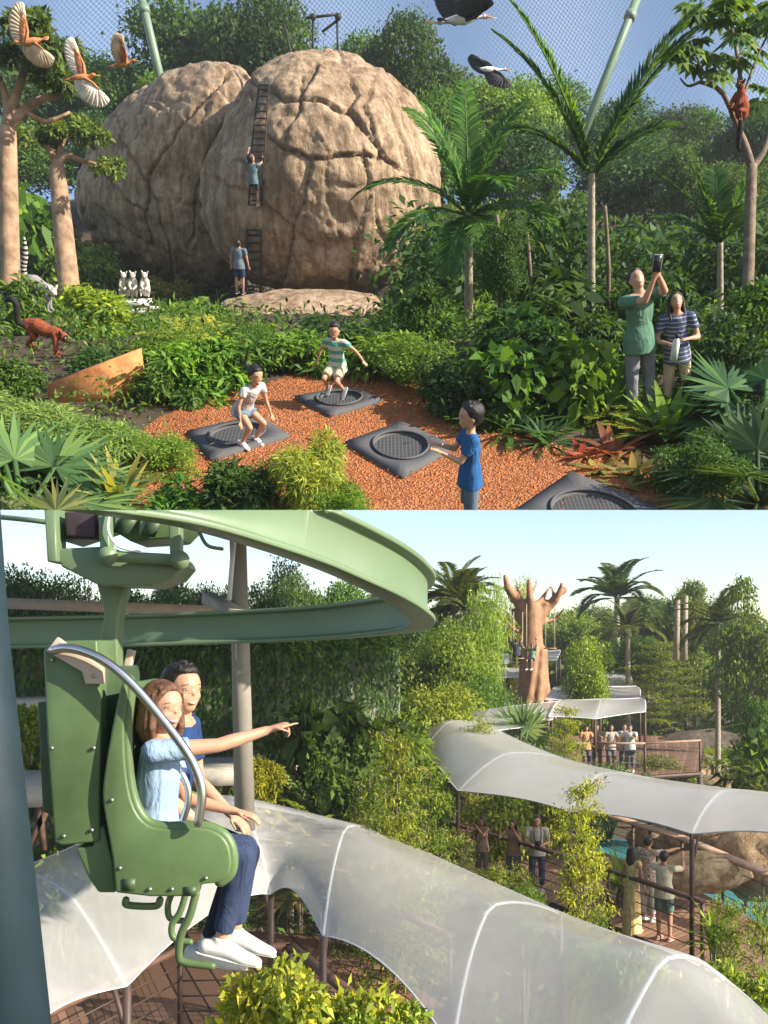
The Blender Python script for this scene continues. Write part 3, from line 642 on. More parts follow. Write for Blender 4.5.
# ================================================================== THE RAISED PLAY TERRACE
SCOPE[0] = 'top'
from mathutils.bvhtree import BVHTree
def inpoly(x, y, P):
    c = False; n = len(P)
    for i in range(n):
        x1, y1 = P[i]; x2, y2 = P[i-1]
        if (y1 > y) != (y2 > y) and x < (x2-x1)*(y-y1)/(y2-y1)+x1: c = not c
    return c
SOIL = mat('dark_soil', (.060, .042, .028), .95, var=.4, scale=3, bump=.8, bscale=12)
def ground(name, x0, x1, y0, y1, nx, ny, f, m, kind='structure', thick=0, wedge=None):
    xs = np.linspace(x0, x1, nx); ys = np.linspace(0, 1, ny)**1.6*(y1-y0)+y0
    if wedge: V = [[x*(wedge[0]+wedge[1]*y), y, f(x*(wedge[0]+wedge[1]*y), y)] for y in ys for x in xs]
    else: V = [[x, y, f(x, y)] for y in ys for x in xs]
    F = [(j*nx+i, j*nx+i+1, (j+1)*nx+i+1, (j+1)*nx+i) for j in range(ny-1) for i in range(nx-1)]
    g = G(); g.add(V, F)
    if thick:
        n = len(V); g.add([[v[0], v[1], v[2]-thick] for v in V], [q[::-1] for q in F])
        e = [i for i in range(nx)]; st = []
        ring = list(range(nx))+[j*nx+nx-1 for j in range(1, ny)]+[(ny-1)*nx+i for i in range(nx-2, -1, -1)]+[j*nx for j in range(ny-2, 0, -1)]
        VV = [V[i] for i in ring]+[[V[i][0], V[i][1], V[i][2]-thick] for i in ring]; k = len(ring)
        g.add(VV, [(i, (i+1) % k, k+(i+1) % k, k+i) for i in range(k)])
    o = g.obj(name, m); tag(o, kind=kind); return o
ground('terrace_ground', -1, 1, 6, 52, 60, 90, tz, SOIL, thick=.5, wedge=(1.0, .345))
# orange mulch
m_, t_, p_ = NT('orange_mulch'); L_ = t_.links; tc_ = N(t_, 'TexCoord')
v1 = N(t_, 'TexVoronoi', Scale=52.0); v1.inputs['Randomness'].default_value = 1; L_.new(tc_.outputs['Object'], v1.inputs['Vector'])
n1 = N(t_, 'TexNoise', Scale=1.6, Detail=5.0); L_.new(tc_.outputs['Object'], n1.inputs['Vector'])
r1 = N(t_, 'ValToRGB'); e = r1.color_ramp.elements; e[0].color = (.24, .075, .024, 1); e[1].color = (.47, .175, .060, 1)
sp = N(t_, 'SeparateColor'); L_.new(v1.outputs['Color'], sp.inputs[0]); L_.new(sp.outputs[0], r1.inputs[0])
mx = N(t_, 'Mix', data_type='RGBA', blend_type='MULTIPLY'); mx.inputs[0].default_value = .55; r2 = N(t_, 'ValToRGB'); r2.color_ramp.elements[0].color = (.6, .55, .5, 1); r2.color_ramp.elements[0].position = .3; r2.color_ramp.elements[1].position = .65
L_.new(n1.outputs[0], r2.inputs[0]); L_.new(r1.outputs[0], mx.inputs[6]); L_.new(r2.outputs[0], mx.inputs[7]); L_.new(mx.outputs[2], p_.inputs['Base Color'])
bp = N(t_, 'Bump', Strength=1.0, Distance=.02); L_.new(v1.outputs['Distance'], bp.inputs['Height']); L_.new(bp.outputs[0], p_.inputs['Normal']); p_.inputs['Roughness'].default_value = .9
MULCH = m_
MP = [(126, 442), (160, 418), (205, 400), (262, 386), (300, 374), (350, 366), (400, 376), (445, 396), (475, 422), (560, 446), (640, 466), (700, 486), (752, 516), (752, 560), (100, 560), (118, 470)]
mp = [tg(*p) for p in MP]
bm = bmesh.new(); vs_ = [bm.verts.new((p.x, p.y, p.z+.012)) for p in mp]; bm.faces.new(vs_); bmesh.ops.triangulate(bm, faces=bm.faces[:])
me = bpy.data.meshes.new('mulch_path'); bm.to_mesh(me); bm.free(); me.materials.append(MULCH); tag(link(bpy.data.objects.new('mulch_path', me)), kind='structure')
mp2 = [(p.x, p.y) for p in mp]
g = G(); k = 9000; C = []; PADS = [(243, 440), (340, 404), (400, 452), (610, 512)]; PADS = [tg(*q) for q in PADS]
while len(C) < k:
    x, y = random.uniform(-3.6, 4.5), random.uniform(7, 11.6)
    if inpoly(x, y, mp2) and min(math.hypot(x-q.x, y-q.y) for q in PADS) > .36: C.append((x, y, -3.6+.016+random.random()*.008))
C = np.array(C); D = rnd(k)*np.array([1, 1, .25]); leaves(g, C, D, np.tile([0, 0, 1.], (k, 1))+rnd(k)*.6, rng.uniform(.015, .038, k), rng.uniform(.006, .012, k), fold=.3)
o = g.obj('wood_chips', LEAF); o.color = (.36, .13, .048, 1); tag(o, 'loose orange wood chips strewn over the play clearing', 'wood chips', kind='stuff')
# pads
RUB = mat('grey_rubber', (.075, .075, .08), .8, var=.12, scale=2, bump=.1, bscale=120)
m_, t_, p_ = NT('jump_mat'); L_ = t_.links; tc_ = N(t_, 'TexCoord'); v1 = N(t_, 'TexVoronoi', Scale=30.0, feature='DISTANCE_TO_EDGE'); v1.inputs['Randomness'].default_value = .0; L_.new(tc_.outputs['Object'], v1.inputs['Vector'])
r1 = N(t_, 'ValToRGB'); e = r1.color_ramp.elements; e[0].position = .05; e[0].color = (.10, .10, .10, 1); e[1].position = .16; e[1].color = (.025, .025, .028, 1); L_.new(v1.outputs[0], r1.inputs[0]); L_.new(r1.outputs[0], p_.inputs['Base Color']); p_.inputs['Roughness'].default_value = .7
JM = m_
def pad(cs, label):
    c = [tg(*p) for p in cs]; ctr = sum(c, Vector())/4
    g = G(); n = 48; q = lambda u, v: (c[0]*(1-u)*(1-v)+c[1]*u*(1-v)+c[2]*u*v+c[3]*(1-u)*v)-ctr
    r = empty('trampoline', ctr, label, 'trampoline', 'sunken trampolines in rubber frames on the mulch')
    out, inn = [], []
    for i in range(n):
        a = 2*math.pi*i/n+math.pi/4; x, y = math.cos(a), math.sin(a); m = max(abs(x), abs(y)); out.append(q(.5+.5*x/m, .5+.5*y/m)); inn.append(q(.5+.36*x, .5+.36*y))
    V = [list(v+Vector((0, 0, h))) for lst, h in ((out, .0), (out, .045), (inn, .047), ([i_*.94 for i_ in inn], .03), ([i_*.92 for i_ in inn], .014)) for v in lst]
    F = [(k*n+i, k*n+(i+1) % n, (k+1)*n+(i+1) % n, (k+1)*n+i) for k in range(4) for i in range(n)]
    o = G().add(V, F).obj('rubber_frame', RUB, r)
    V = [[0, 0, .022]]+[list(i_*.935+Vector((0, 0, .024))) for i_ in inn]; G().add(V, [(0, 1+i, 1+(i+1) % n) for i in range(n)]).obj('jump_mat', JM, r)
    g = G()
    P = [i_*.985+Vector((0, 0, .058)) for i_ in inn]; V, F = loft(P+[P[0]], [.012]*(n+1), n=6); g.add(V, F).obj('rim', RUB, r, True)
    g = G()
    return ctr
pad([(187, 435), (211, 463), (290, 439), (259, 419)], 'black trampoline pad under the jumping girl, next to the leafy hedge')
pad([(295, 400), (330, 419), (383, 403), (350, 390)], 'trampoline pad below the boy in mid air, farthest back on the mulch')
pad([(345, 446), (402, 481), (455, 451), (402, 425)], 'empty trampoline pad with lattice mat to the left of the boy in blue')
pad([(510, 518), (615, 560), (680, 520), (571, 476)], 'large dark trampoline pad cut off by the front edge on the right')
# boulders
ROCK = rock_mat('boulder_stone', (.31, .225, .155), (.53, .405, .29), (.38, .33, .29), 1.0, 1.3)
def boulder(name, outline, ctr, D, depth, seed, label, cracks=True, m=ROCK, sub=7, shear=0, lines=()):
    c = T(ctr[0], ctr[1], D); O = [T(p[0], p[1], D)-c for p in outline]
    pol = sorted([(math.atan2(v.z, v.x), math.hypot(v.x, v.z)) for v in O]); A = np.array([p[0] for p in pol]); Rr = np.array([p[1] for p in pol])
    A = np.concatenate([A-2*math.pi, A, A+2*math.pi]); Rr = np.tile(Rr, 3)
    bm = bmesh.new(); bmesh.ops.create_icosphere(bm, subdivisions=sub, radius=1)
    V = np.array([v.co[:] for v in bm.verts]); ang = np.arctan2(V[:, 2], V[:, 0])
    rr = sum(np.interp(ang+dd, A, Rr) for dd in (-.08, -.04, 0, .04, .08))/5; mean = Rr.mean(); w_ = np.sqrt(V[:, 0]**2+V[:, 2]**2)
    out = np.empty_like(V); k = mean+(rr-mean)*np.clip(w_*1.6, 0, 1); out[:, 0] = V[:, 0]*k; out[:, 2] = V[:, 2]*k; out[:, 1] = V[:, 1]*depth
    nx_ = np.array([noise.noise_vector(Vector(o_)*1.6)[:] for o_ in out])*.10+np.array([noise.noise_vector(Vector(o_)*6)[:] for o_ in out])*.03 if lines else 0
    gr = np.zeros(len(V))
    if lines:
        W3 = out+nx_+np.array(c); yy = W3[:, 1]*cT-W3[:, 2]*sT; zz = W3[:, 1]*sT+W3[:, 2]*cT; U = 384+FP*W3[:, 0]/yy; Wv = 640-FP*zz/yy; front = V[:, 1] < .15
        for ln, dep, wd in lines:
            best = np.full(len(V), 1e9); sg = np.zeros(len(V))
            for (x1, y1), (x2, y2) in zip(ln[:-1], ln[1:]):
                L2 = (x2-x1)**2+(y2-y1)**2; t = np.clip(((U-x1)*(x2-x1)+(Wv-y1)*(y2-y1))/L2, 0, 1); dx = U-(x1+t*(x2-x1)); dy = Wv-(y1+t*(y2-y1)); d_ = np.hypot(dx, dy); s_ = np.sign((x2-x1)*dy-(y2-y1)*dx)
                m__ = d_ < best; best[m__] = d_[m__]; sg[m__] = s_[m__]
            gr -= front*(dep*.62*np.exp(-(best/(wd*.72))**2)+.05*sg*np.exp(-best/11)*np.tanh(best/1.5))
    for i, v in enumerate(bm.verts):
        p = Vector(out[i]); q = p+Vector((seed, seed*2, 0)); d = noise.fractal(q*.45, 1, 2.1, 5)*.16*mean/3+noise.fractal(q*2.2, 1, 2, 5)*.055
        if cracks:
            wq = q*.27+noise.noise_vector(q*.9)*.13+noise.noise_vector(q*2.4)*.03; wq.x *= .8
            F_ = noise.voronoi(wq)[0]; e_ = F_[1]-F_[0]; kk = max(0, min(1, .1+2.2*noise.noise(q*.5+Vector((9, 2, 4))))); d -= kk*.5*(.22*math.exp(-(e_/.018)**2)+.05*math.exp(-(e_/.07)**2))
            wq = Vector((q.x*.8+q.z*.25, q.y*.6, q.z*.16))+noise.noise_vector(q*.9)*.18; F_ = noise.voronoi(wq)[0]; e_ = F_[1]-F_[0]; d -= .16*max(0, noise.noise(q*.8)+.3)*math.exp(-(e_/.03)**2)
        d += gr[i]+(.12*(abs(noise.noise(q*.8))-.25)+.05*(abs(noise.noise(q*2.1))-.2) if cracks else 0)
        n = Vector(V[i]); v.co = p+n*d; v.co.y -= shear*p.x
    for f in bm.faces: f.smooth = True
    me = bpy.data.meshes.new(name); bm.to_mesh(me); o = bpy.data.objects.new(name, me); me.materials.append(m); place(o, c); link(o)
    tag(o, label, 'boulder'); bvh = BVHTree.FromBMesh(bm); bm.free(); return o, bvh, c
RO = [(438, 162), (440, 195), (436, 220), (424, 262), (402, 292), (375, 305), (320, 310), (270, 305), (235, 290), (212, 252), (203, 217), (204, 176), (214, 144), (230, 120), (242, 92), (256, 70), (278, 52), (316, 42), (354, 48), (390, 68), (413, 98), (430, 132)]
RL = [([(250, 76), (283, 98), (320, 103), (350, 112), (372, 135), (385, 158), (402, 166)], .34, 1.5), ([(316, 66), (305, 92), (291, 130), (279, 172)], .22, 1.2), ([(268, 138), (288, 150), (310, 158), (335, 155), (372, 155)], .3, 1.4), ([(312, 165), (303, 200), (293, 228), (284, 295)], .2, 1.2), ([(366, 152), (371, 200), (357, 245), (350, 290)], .2, 1.2), ([(352, 80), (358, 95), (350, 110), (364, 128)], .3, 1.6), ([(374, 84), (365, 110), (379, 142)], .2, 1.2), ([(430, 205), (402, 232), (385, 262)], .28, 1.6), ([(215, 178), (245, 190), (262, 200), (292, 225)], .14, 1.2), ([(395, 120), (412, 160), (420, 200)], .14, 1.0), ([(250, 130), (235, 165), (222, 200)], .14, 1.0)]
LL = [([(232, 72), (205, 100), (175, 135), (150, 172), (143, 215), (150, 255)], .4, 1.8), ([(120, 150), (150, 190), (168, 240), (175, 285)], .3, 1.4), ([(250, 85), (225, 125), (205, 170), (195, 240)], .35, 1.6), ([(95, 180), (120, 205), (143, 215)], .25, 1.3), ([(190, 90), (160, 110), (125, 150)], .2, 1.2), ([(85, 215), (120, 240), (165, 262)], .25, 1.4), ([(215, 100), (190, 150), (180, 200)], .2, 1.1)]
bo, BV, BC = boulder('boulder', RO, (322, 182), 27, 2.9, 3.1, 'huge rounded sunlit boulder with a ladder up its face', lines=RL)
LO = [(62, 188), (78, 160), (98, 134), (127, 105), (163, 80), (196, 60), (222, 50), (248, 54), (262, 64), (268, 110), (272, 170), (262, 240), (235, 285), (180, 300), (125, 292), (85, 270), (60, 225)]
boulder('boulder', LO, (180, 190), 30.4, 2.5, 8.3, 'huge slanting boulder in shade, leaning against the ladder boulder', shear=.5, lines=LL)
def onrock(px, py, off=.06):
    d = ray(px, py).normalized(); h = BV.ray_cast(-BC, d)
    if h[0] is None: return T(px, py, 26)
    return h[0]+BC-d*off
bm = bmesh.new(); bmesh.ops.create_icosphere(bm, subdivisions=6, radius=1)
for v in bm.verts:
    q = v.co+Vector((5, 1, 0)); v.co = v.co*(1+.16*noise.fractal(q*1.3, 1, 2, 5)); v.co = Vector((v.co.x*2.0, v.co.y*1.1, (max(v.co.z, -.5) if v.co.z < .3 else .3+(v.co.z-.3)*.45)*.52+.03*noise.noise(q*5)))
for f_ in bm.faces: f_.smooth = True
me = bpy.data.meshes.new('rock_slab'); bm.to_mesh(me); bm.free(); me.materials.append(ROCK); o = bpy.data.objects.new('rock_slab', me); place(o, T(300, 308, 25.2)); link(o); tag(o, 'flat pale rock slab at the foot of the ladder boulder', 'rock')
V, F = loft([T(228, 322, 24.9), T(300, 325, 24.6), T(384, 321, 24.6)], [(.16, .3)]*3, side=(0, 0, 1), n=8); G().add(V, F).obj('kerb', mat('rust_kerb', (.20, .06, .035), .8)); tag(TOPS[-1], 'rust red kerb under the flat rock slab', 'kerb')
DK = mat('dark_iron', (.03, .026, .024), .6, metal=.3)
def ladder(pL, pR, n, label, r=.022):
    root = empty('ladder', pL[0], label, 'ladder'); o = Vector(pL[0])
    for P in (pL, pR): V, F = loft([p-o for p in P], [r]*len(P), n=6); G().add(V, F).obj('rail', DK, root)
    a = spline([list(p) for p in pL], n); b = spline([list(p) for p in pR], n); 
    for i in range(n): V, F = loft([Vector(a[i])-o, Vector(b[i])-o], [r*.8]*2, n=6); G().add(V, F).obj('rung', DK, root)
ladder([onrock(x, y, .15) for x, y in ((249, 205), (250, 175), (252, 145), (255, 115), (259, 85))], [onrock(x, y, .15) for x, y in ((262, 205), (263, 175), (265, 145), (267, 115), (269, 85))], 19, 'long dark ladder on the upper face of the sunlit boulder')
ladder([onrock(246, 292, .2), onrock(246, 260, .2), onrock(247, 230, .2)], [onrock(261, 293, .2), onrock(261, 260, .2), onrock(261, 230, .2)], 9, 'short wider ladder at the foot of the sunlit boulder', .04)
fr = empty('hoist_frame', T(300, 60, 26.5), 'dark metal hoist frame on top of the sunlit boulder', 'frame'); o_ = T(300, 60, 26.5)
for a, b, dd in (((313, 17), (313, 62), 0), ((337, 14), (338, 60), 0), ((284, 24), (294, 66), 0), ((306, 18), (341, 14), 0), ((322, 32), (338, 20), 0)):
    V, F = loft([T(a[0], a[1], 26.5)-o_, T(b[0], b[1], 26.5)-o_], [.035]*2, n=6); G().add(V, F).obj('post' if a[0] == b[0] or b[1] > 50 else 'crossbar', DK, fr)
for px in (313, 338): G().add(*ball(T(px, 17, 26.4)-o_, .09)).obj('pulley', DK, fr)
# aviary: tube masts and net
MAST = mat('mast_green', (.15, .22, .15), .45, var=.08)
for a, b, D, lb in (((139, -12), (158, 68), 33, 'pale green aviary mast above the left boulder'), ((642, -14), (600, 92), 33, 'pale green slanting aviary mast behind the V shaped palm')):
    o_ = T(b[0], b[1], D); r = empty('aviary_mast', o_, lb, 'mast'); v = T(a[0], a[1], D)-o_; V, F = loft([v, v*.5, Vector()-v*.6], [.14]*3, n=14); G().add(V, F).obj('tube', MAST, r, True)
    V, F = loft([v*.72-v.normalized()*.12, v*.72+v.normalized()*.12], [.19]*2, n=14); G().add(V, F).obj('collar', MAST, r)
m_, t_, p_ = NT('net'); L_ = t_.links; tc_ = N(t_, 'TexCoord'); mp_ = N(t_, 'Mapping'); mp_.inputs['Rotation'].default_value = (0, 0, .7); L_.new(tc_.outputs['UV'], mp_.inputs[0])
sx = N(t_, 'SeparateXYZ'); L_.new(mp_.outputs[0], sx.inputs[0]); fr_ = []
for ax in (0, 1):
    a = N(t_, 'Math', operation='FRACT'); L_.new(sx.outputs[ax], a.inputs[0]); b = N(t_, 'Math', operation='LESS_THAN'); L_.new(a.outputs[0], b.inputs[0]); b.inputs[1].default_value = .10; fr_.append(b)
mxx = N(t_, 'Math', operation='MAXIMUM'); L_.new(fr_[0].outputs[0], mxx.inputs[0]); L_.new(fr_[1].outputs[0], mxx.inputs[1])
p_.inputs['Base Color'].default_value = (.22, .27, .33, 1); L_.new(mxx.outputs[0], p_.inputs['Alpha'])
NETM = m_
def net():
    nx, ny = 50, 16; V = []; uv = []
    for j in range(ny):
        for i in range(nx):
            px = -60+900*i/(nx-1); py = -30+170*j/(ny-1); sag = .6*math.sin(i/(nx-1)*math.pi*4)**2; p = T(px, py, 58-sag*4-j*.3); V.append(list(p)); uv.append((p.x*5.5, p.z*5.5))
    F = [(j*nx+i, j*nx+i+1, (j+1)*nx+i+1, (j+1)*nx+i) for j in range(ny-1) for i in range(nx-1)]
    me = G().add(V, F).mesh('aviary_net', NETM, True); u = me.uv_layers.new(name='UVMap')
    for l in me.loops: u.data[l.index].uv = uv[l.vertex_index]
    return tag(link(bpy.data.objects.new('aviary_net', me)), 'fine wire mesh net hung across the sky above the trees', 'net')
net()
# steel wall
STEEL = mat('weathering_steel', (.40, .14, .045), .75, var=.35, scale=5, bump=.3, bscale=30, c2=(.56, .24, .08))
a = tg(50, 402); b = tg(148, 398); ha, hb = th(a, 384), th(b, 349)
pl_ = [a-Vector((0, 0, .1)), b-Vector((0, 0, .1)), b+Vector((0, 0, hb)), a+Vector((0, 0, ha))]
nv = (b-a).cross(Vector((0, 0, 1))).normalized()*.04; V, F = prism([p-a for p in pl_], nv, -nv); o = G().add(V, F).obj('steel_wall', STEEL); o.location = a; tag(o, 'rusty orange steel retaining wall that slopes up to the right', 'wall')
# ---- trees at the back
TB = [('broad', 60, 47, 20, 190, G_DARK, 'dark round tree behind the orange birds'), ('broad', 128, 44, 62, 130, G_MID, 'mid green tree between the two masted boulders, left of the shaded boulder top'),
 ('broad', 190, 45, -22, 170, G_DARK, 'tall dark tree right above the shaded boulder'), ('tall', 152, 41, 52, 70, G_LIGHT, 'light green tree at the tip of the left mast'),
 ('broad', 262, 43, -25, 150, G_DARK, 'tallest dark tree behind the two boulders'), ('tall', 300, 46, 2, 100, G_MID, 'narrow tree behind the hoist frame'),
 ('broad', 352, 44, 22, 110, G_MID, 'round tree to the right of the hoist frame'), ('broad', 408, 41, 8, 120, G_DARK, 'dark tree behind the right shoulder of the sunlit boulder'),
 ('airy', 452, 44, 38, 100, G_MID, 'open tree beneath the larger stork'), ('broad', 500, 40, 62, 120, G_LIGHT, 'light green domed tree beneath the smaller stork'),
 ('broad', 545, 45, 74, 120, G_MID, 'tree hidden behind the left frond of the V shaped palm'), ('broad', 612, 42, 92, 120, G_DARK, 'dark tree where the sky dips lowest'),
 ('broad', 668, 46, 104, 120, G_DARK, 'low dark tree to the left of the lemur tree'), ('airy', 712, 40, 92, 110, G_MID, 'open tree just behind the lemur tree'), ('broad', 765, 38, 88, 120, G_DARK, 'dark tree at the right edge under the big leaves'),
 ('broad', 20, 41, 120, 160, G_MID, 'shaded tree behind the thick baobab'), ('broad', 110, 38, 105, 110, G_DARK, 'dark tree between the small baobab and the boulder'),
 ('broad', 440, 33, 85, 120, G_MID, 'green tree pressed against the right side of the sunlit boulder'), ('broad', 520, 34, 110, 130, G_DARK, 'dark tree behind the drooping palm'), ('broad', 630, 33, 130, 140, G_DARK, 'dark tree behind the couple'),
 ('tall', 690, 31, 140, 100, G_MID, 'slender tree behind the right small palm'), ('broad', 745, 31, 150, 120, G_MID, 'shaded tree at the right edge behind the lemur tree trunk'), ('airy', 560, 29, 140, 110, G_MID, 'open tree to the left of the V shaped palm stem'), ('airy', 480, 28, 180, 100, G_LIGHT, 'pale undergrowth tree below the drooping palm crown')]
for k_, px, D, top, wp, c_, lb in TB: tplant(k_, px, 240, top, wp*1.25, c_, lb, 'trees closing off the play terrace', D=D)
# ---- shrubs and plants
grp = 'planting around the trampoline clearing'
TS = [('bush', 62, 306, 232, 80, G_LIGHT, 'light shrub covering the foot of the small baobab'), ('bigleaf', 30, 285, 195, 60, G_MID, 'broad leaves between the two baobab trunks'), ('bigleaf', 14, 300, 185, 70, G_MID, 'tall glossy large leaved plant by the thick baobab'), ('bigleaf', 2, 300, 175, 60, G_LIGHT, 'bright broad leaved plant at the left edge over the baobab trunk'), ('bush', 85, 318, 235, 70, G_LIGHT, 'light green shrub behind the ring tailed lemur'),
 ('lancebush', 105, 335, 285, 80, G_YEL, 'yellow green shrub below the three white lemurs'), ('shoot', 20, 335, 262, 50, G_MID, 'leafy clump above the red lemur'), ('bush', 15, 400, 352, 60, G_MID, 'green shrub at the left edge beside the red lemur'),
 ('bush', 92, 385, 345, 60, G_DARK, 'dark shrub between the red lemur and the steel wall'), ('finebush', 178, 360, 318, 80, G_LIGHT, 'tall light shrub above the end of the steel wall'), ('fern', 215, 350, 300, 110, G_YEL, 'sunlit yellow fern left of the rock slab'),
 ('fern', 182, 330, 285, 80, G_LIGHT, 'pale fern behind the yellow fern'), ('lancebush', 172, 402, 352, 60, G_MID, 'narrow leaved shrub touching the right end of the steel wall'), ('lancebush', 205, 392, 330, 90, G_LIGHT, 'shrub just behind the jumping girl'),
 ('shoot', 235, 382, 318, 60, G_MID, 'leafy clump over the ponytail of the girl'), ('finebush', 262, 372, 322, 80, G_MID, 'shrub between the two jumping children'), ('lancebush', 300, 368, 325, 80, G_LIGHT, 'long leaved shrub left of the striped boy'),
 ('bush', 340, 356, 315, 70, G_DARK, 'dark shrub behind the striped boy'), ('lancebush', 375, 372, 318, 80, G_LIGHT, 'bright shrub right of the striped boy'), ('finebush', 412, 384, 322, 80, G_LIGHT, 'fine leaved shrub at the back corner of the clearing'),
 ('lancebush', 425, 340, 288, 80, G_MID, 'shrub at the right foot of the sunlit boulder'), ('shoot', 438, 398, 342, 50, G_DARK, 'dark clump left of the palm stem'), ('bush', 470, 416, 350, 80, G_DARK, 'low dark shrub behind the head of the boy in blue'),
 ('bigleaf', 512, 370, 300, 60, G_DARK, 'large leaved plant right of the drooping palm'), ('strap', 510, 432, 372, 90, G_MID, 'strap leaved plant to the right of the boy in blue'), ('bigleaf', 505, 420, 340, 70, G_MID, 'plant with big mottled leaves behind the strap leaves'),
 ('lancebush', 545, 400, 310, 90, G_DARK, 'dark shrub left of the V shaped palm stem'), ('strap', 545, 444, 392, 60, G_BLUE, 'dark strap leaved plant in front of the V shaped palm'), ('shoot', 540, 360, 265, 60, G_MID, 'tall leafy clump near the bamboo stems'),
 ('bigleaf', 555, 345, 262, 70, G_DARK, 'dark large leaves around the red flower spike'), ('fern', 612, 418, 372, 75, G_YEL, 'yellow green fern in front of the man with the phone'), ('fern', 640, 436, 384, 60, G_YEL, 'small yellow fern hiding the shoes of the man'), ('fern', 600, 405, 340, 70, G_LIGHT, 'pale fern between palm stem and man'),
 ('shoot', 620, 345, 265, 60, G_MID, 'leafy clump behind the shoulder of the man'), ('lancebush', 710, 420, 345, 70, G_DARK, 'dark shrub right of the woman in stripes'), ('bush', 735, 400, 300, 80, G_DARK, 'dark shrub behind the right small palm'),
 ('strap', 715, 440, 380, 70, G_BLUE, 'blue green strap leaves below the woman'), ('nest', 668, 440, 388, 66, G_LIGHT, 'bright upright nest fern in front of the woman'), ('finebush', 700, 500, 424, 86, G_MID, 'round small leaved bush at the right of the mulch edge'),
 ('strap', 745, 330, 235, 50, G_MID, 'tufted plant on the slope beside the lemur tree'), ('fan', 765, 440, 325, 120, G_BLUE, 'grey green fan palm at the right edge, upper one'), ('fan', 760, 508, 405, 120, G_BLUE, 'grey green fan palm at the right edge, lower one'),
 ('brom', 582, 457, 412, 50, (.20, .04, .035), 'small dark red bromeliad at the mulch edge'), ('brom', 612, 452, 400, 60, (.22, .09, .05), 'reddish bromeliad nearest the yellow fern'), ('brom', 600, 470, 428, 56, (.16, .19, .06), 'pale green bromeliad between the red ones'),
 ('brom', 634, 474, 428, 56, (.20, .17, .06), 'yellowish bromeliad beside the round bush'), ('brom', 656, 482, 430, 60, (.28, .20, .13), 'cream striped bromeliad leaning over the mulch'), ('brom', 624, 486, 452, 50, (.12, .16, .05), 'low green bromeliad on the mulch edge'),
 ('needle', 25, 452, 388, 120, (.17, .23, .07), 'wispy yellowish shrub at the left edge'), ('needle', 95, 466, 415, 110, (.13, .20, .06), 'wispy green shrub beside the clearing'), ('finebush', 165, 470, 428, 70, G_LIGHT, 'low shrub left of the front trampoline'),
 ('cycad', 60, 480, 410, 120, G_BLUE, 'feathery plant behind the left fan leaves'), ('fan', 22, 522, 422, 150, (.10, .17, .08), 'large fan leaves in the lower left corner'), ('fan', 40, 550, 478, 90, (.13, .18, .08), 'smaller fan leaves left of the golden rosette'),
 ('nest', 118, 508, 452, 56, (.26, .25, .07), 'golden spiky rosette in the front left'), ('lancebush', 185, 530, 470, 70, G_MID, 'front hedge shrub beside the golden rosette'), ('lancebush', 225, 532, 458, 90, G_DARK, 'front hedge shrub under the girl pad'),
 ('finebush', 270, 532, 450, 80, G_MID, 'front hedge shrub in the middle'), ('needle', 312, 532, 428, 95, (.20, .26, .05), 'yellow feathery shrub in front of the empty clearing'), ('finebush', 345, 560, 470, 60, G_LIGHT, 'end of the front hedge by the mulch'),
 ('bush', 425, 350, 275, 50, G_MID, 'shrub tucked against the right side of the sunlit boulder'), ('bush', 92, 296, 245, 60, G_MID, 'shrub at the foot of the small baobab'), ('bush', 165, 310, 272, 50, G_YEL, 'yellowish shrub right of the white lemurs'),
 ('bush', 660, 350, 262, 70, G_DARK, 'dark shrub between the couple and the small palm'), ('fern', 640, 370, 315, 60, G_MID, 'fern behind the couple'), ('lancebush', 585, 360, 295, 70, G_DARK, 'dark shrub behind the V shaped palm stem'),
 ('broad', 505, 345, 215, 80, G_DARK, 'small dark tree right of the drooping palm stem'), ('shoot', 690, 372, 285, 60, G_BLUE, 'blue green clump beside the small palm'), ('bush', 755, 360, 270, 70, G_MID, 'shrub behind the upper fan palm')]
for k_, px, py, top, wp, c_, lb in TS: tplant(k_, px, py, top, wp*1.15, c_, lb, grp)
# undergrowth as one mass
def inmulch(x, y): return inpoly(x, y, mp2)
def tufts(name, n, f, xr, yr, skip, color, label, ls=.16, per=46, hh=.35, asp=.4, seed=5):
    global rng; rng = np.random.default_rng(seed); g = G(); c = 0
    while c < n:
        y = yr[0]+(yr[1]-yr[0])*rng.random()**1.4; x = rng.uniform(*xr)*(y/yr[1]*.9+.15)
        if skip(x, y): continue
        c += 1; r_ = rng.uniform(.15, .4); C = np.array([x, y, f(x, y)])+rng.normal(size=(per, 3))*np.array([r_, r_, .02])+np.array([0, 0, 1])*rng.random((per, 1))*hh
        s = rng.uniform(.5, 1.2, per)*ls*min(1, max(.45, y/18)); leaves(g, C, rnd(per)+np.array([0, 0, .35]), rnd(per)*.6+np.array([0, 0, 1]), s, s*asp, droop=.2)
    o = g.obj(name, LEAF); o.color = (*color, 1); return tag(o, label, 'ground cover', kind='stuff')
def tskip(x, y):
    px_, py_, _ = pix((x, y, tz(x, y)))
    if inmulch(x, y): return True
    if px_ > 555 and py_ > 428: return True
    return (215 < px_ < 395 and 14 < y < 30) or (100 < px_ < 160 and 15 < y < 27) or (25 < px_ < 70 and 320 < py_ < 372)
tufts('ground_cover', 900, tz, (-20, 20), (7, 36), tskip, G_MID, 'mixed green ground cover filling the planting beds')
tufts('ground_cover', 600, tz, (-20, 20), (7, 30), tskip, G_LIGHT, 'lighter leafy ground cover between the shrubs', ls=.2, asp=.25, seed=6)
def bskip2(x, y):
    px_ = pix((x, y, tz(x, y)))[0]
    return y < 15.5 or px_ < 400
tufts('understorey', 420, tz, (-4, 22), (15, 36), bskip2, G_DARK, 'dark shrubby understorey in the shade behind the couple and palms', ls=.26, per=150, hh=1.7, asp=.4, seed=8)
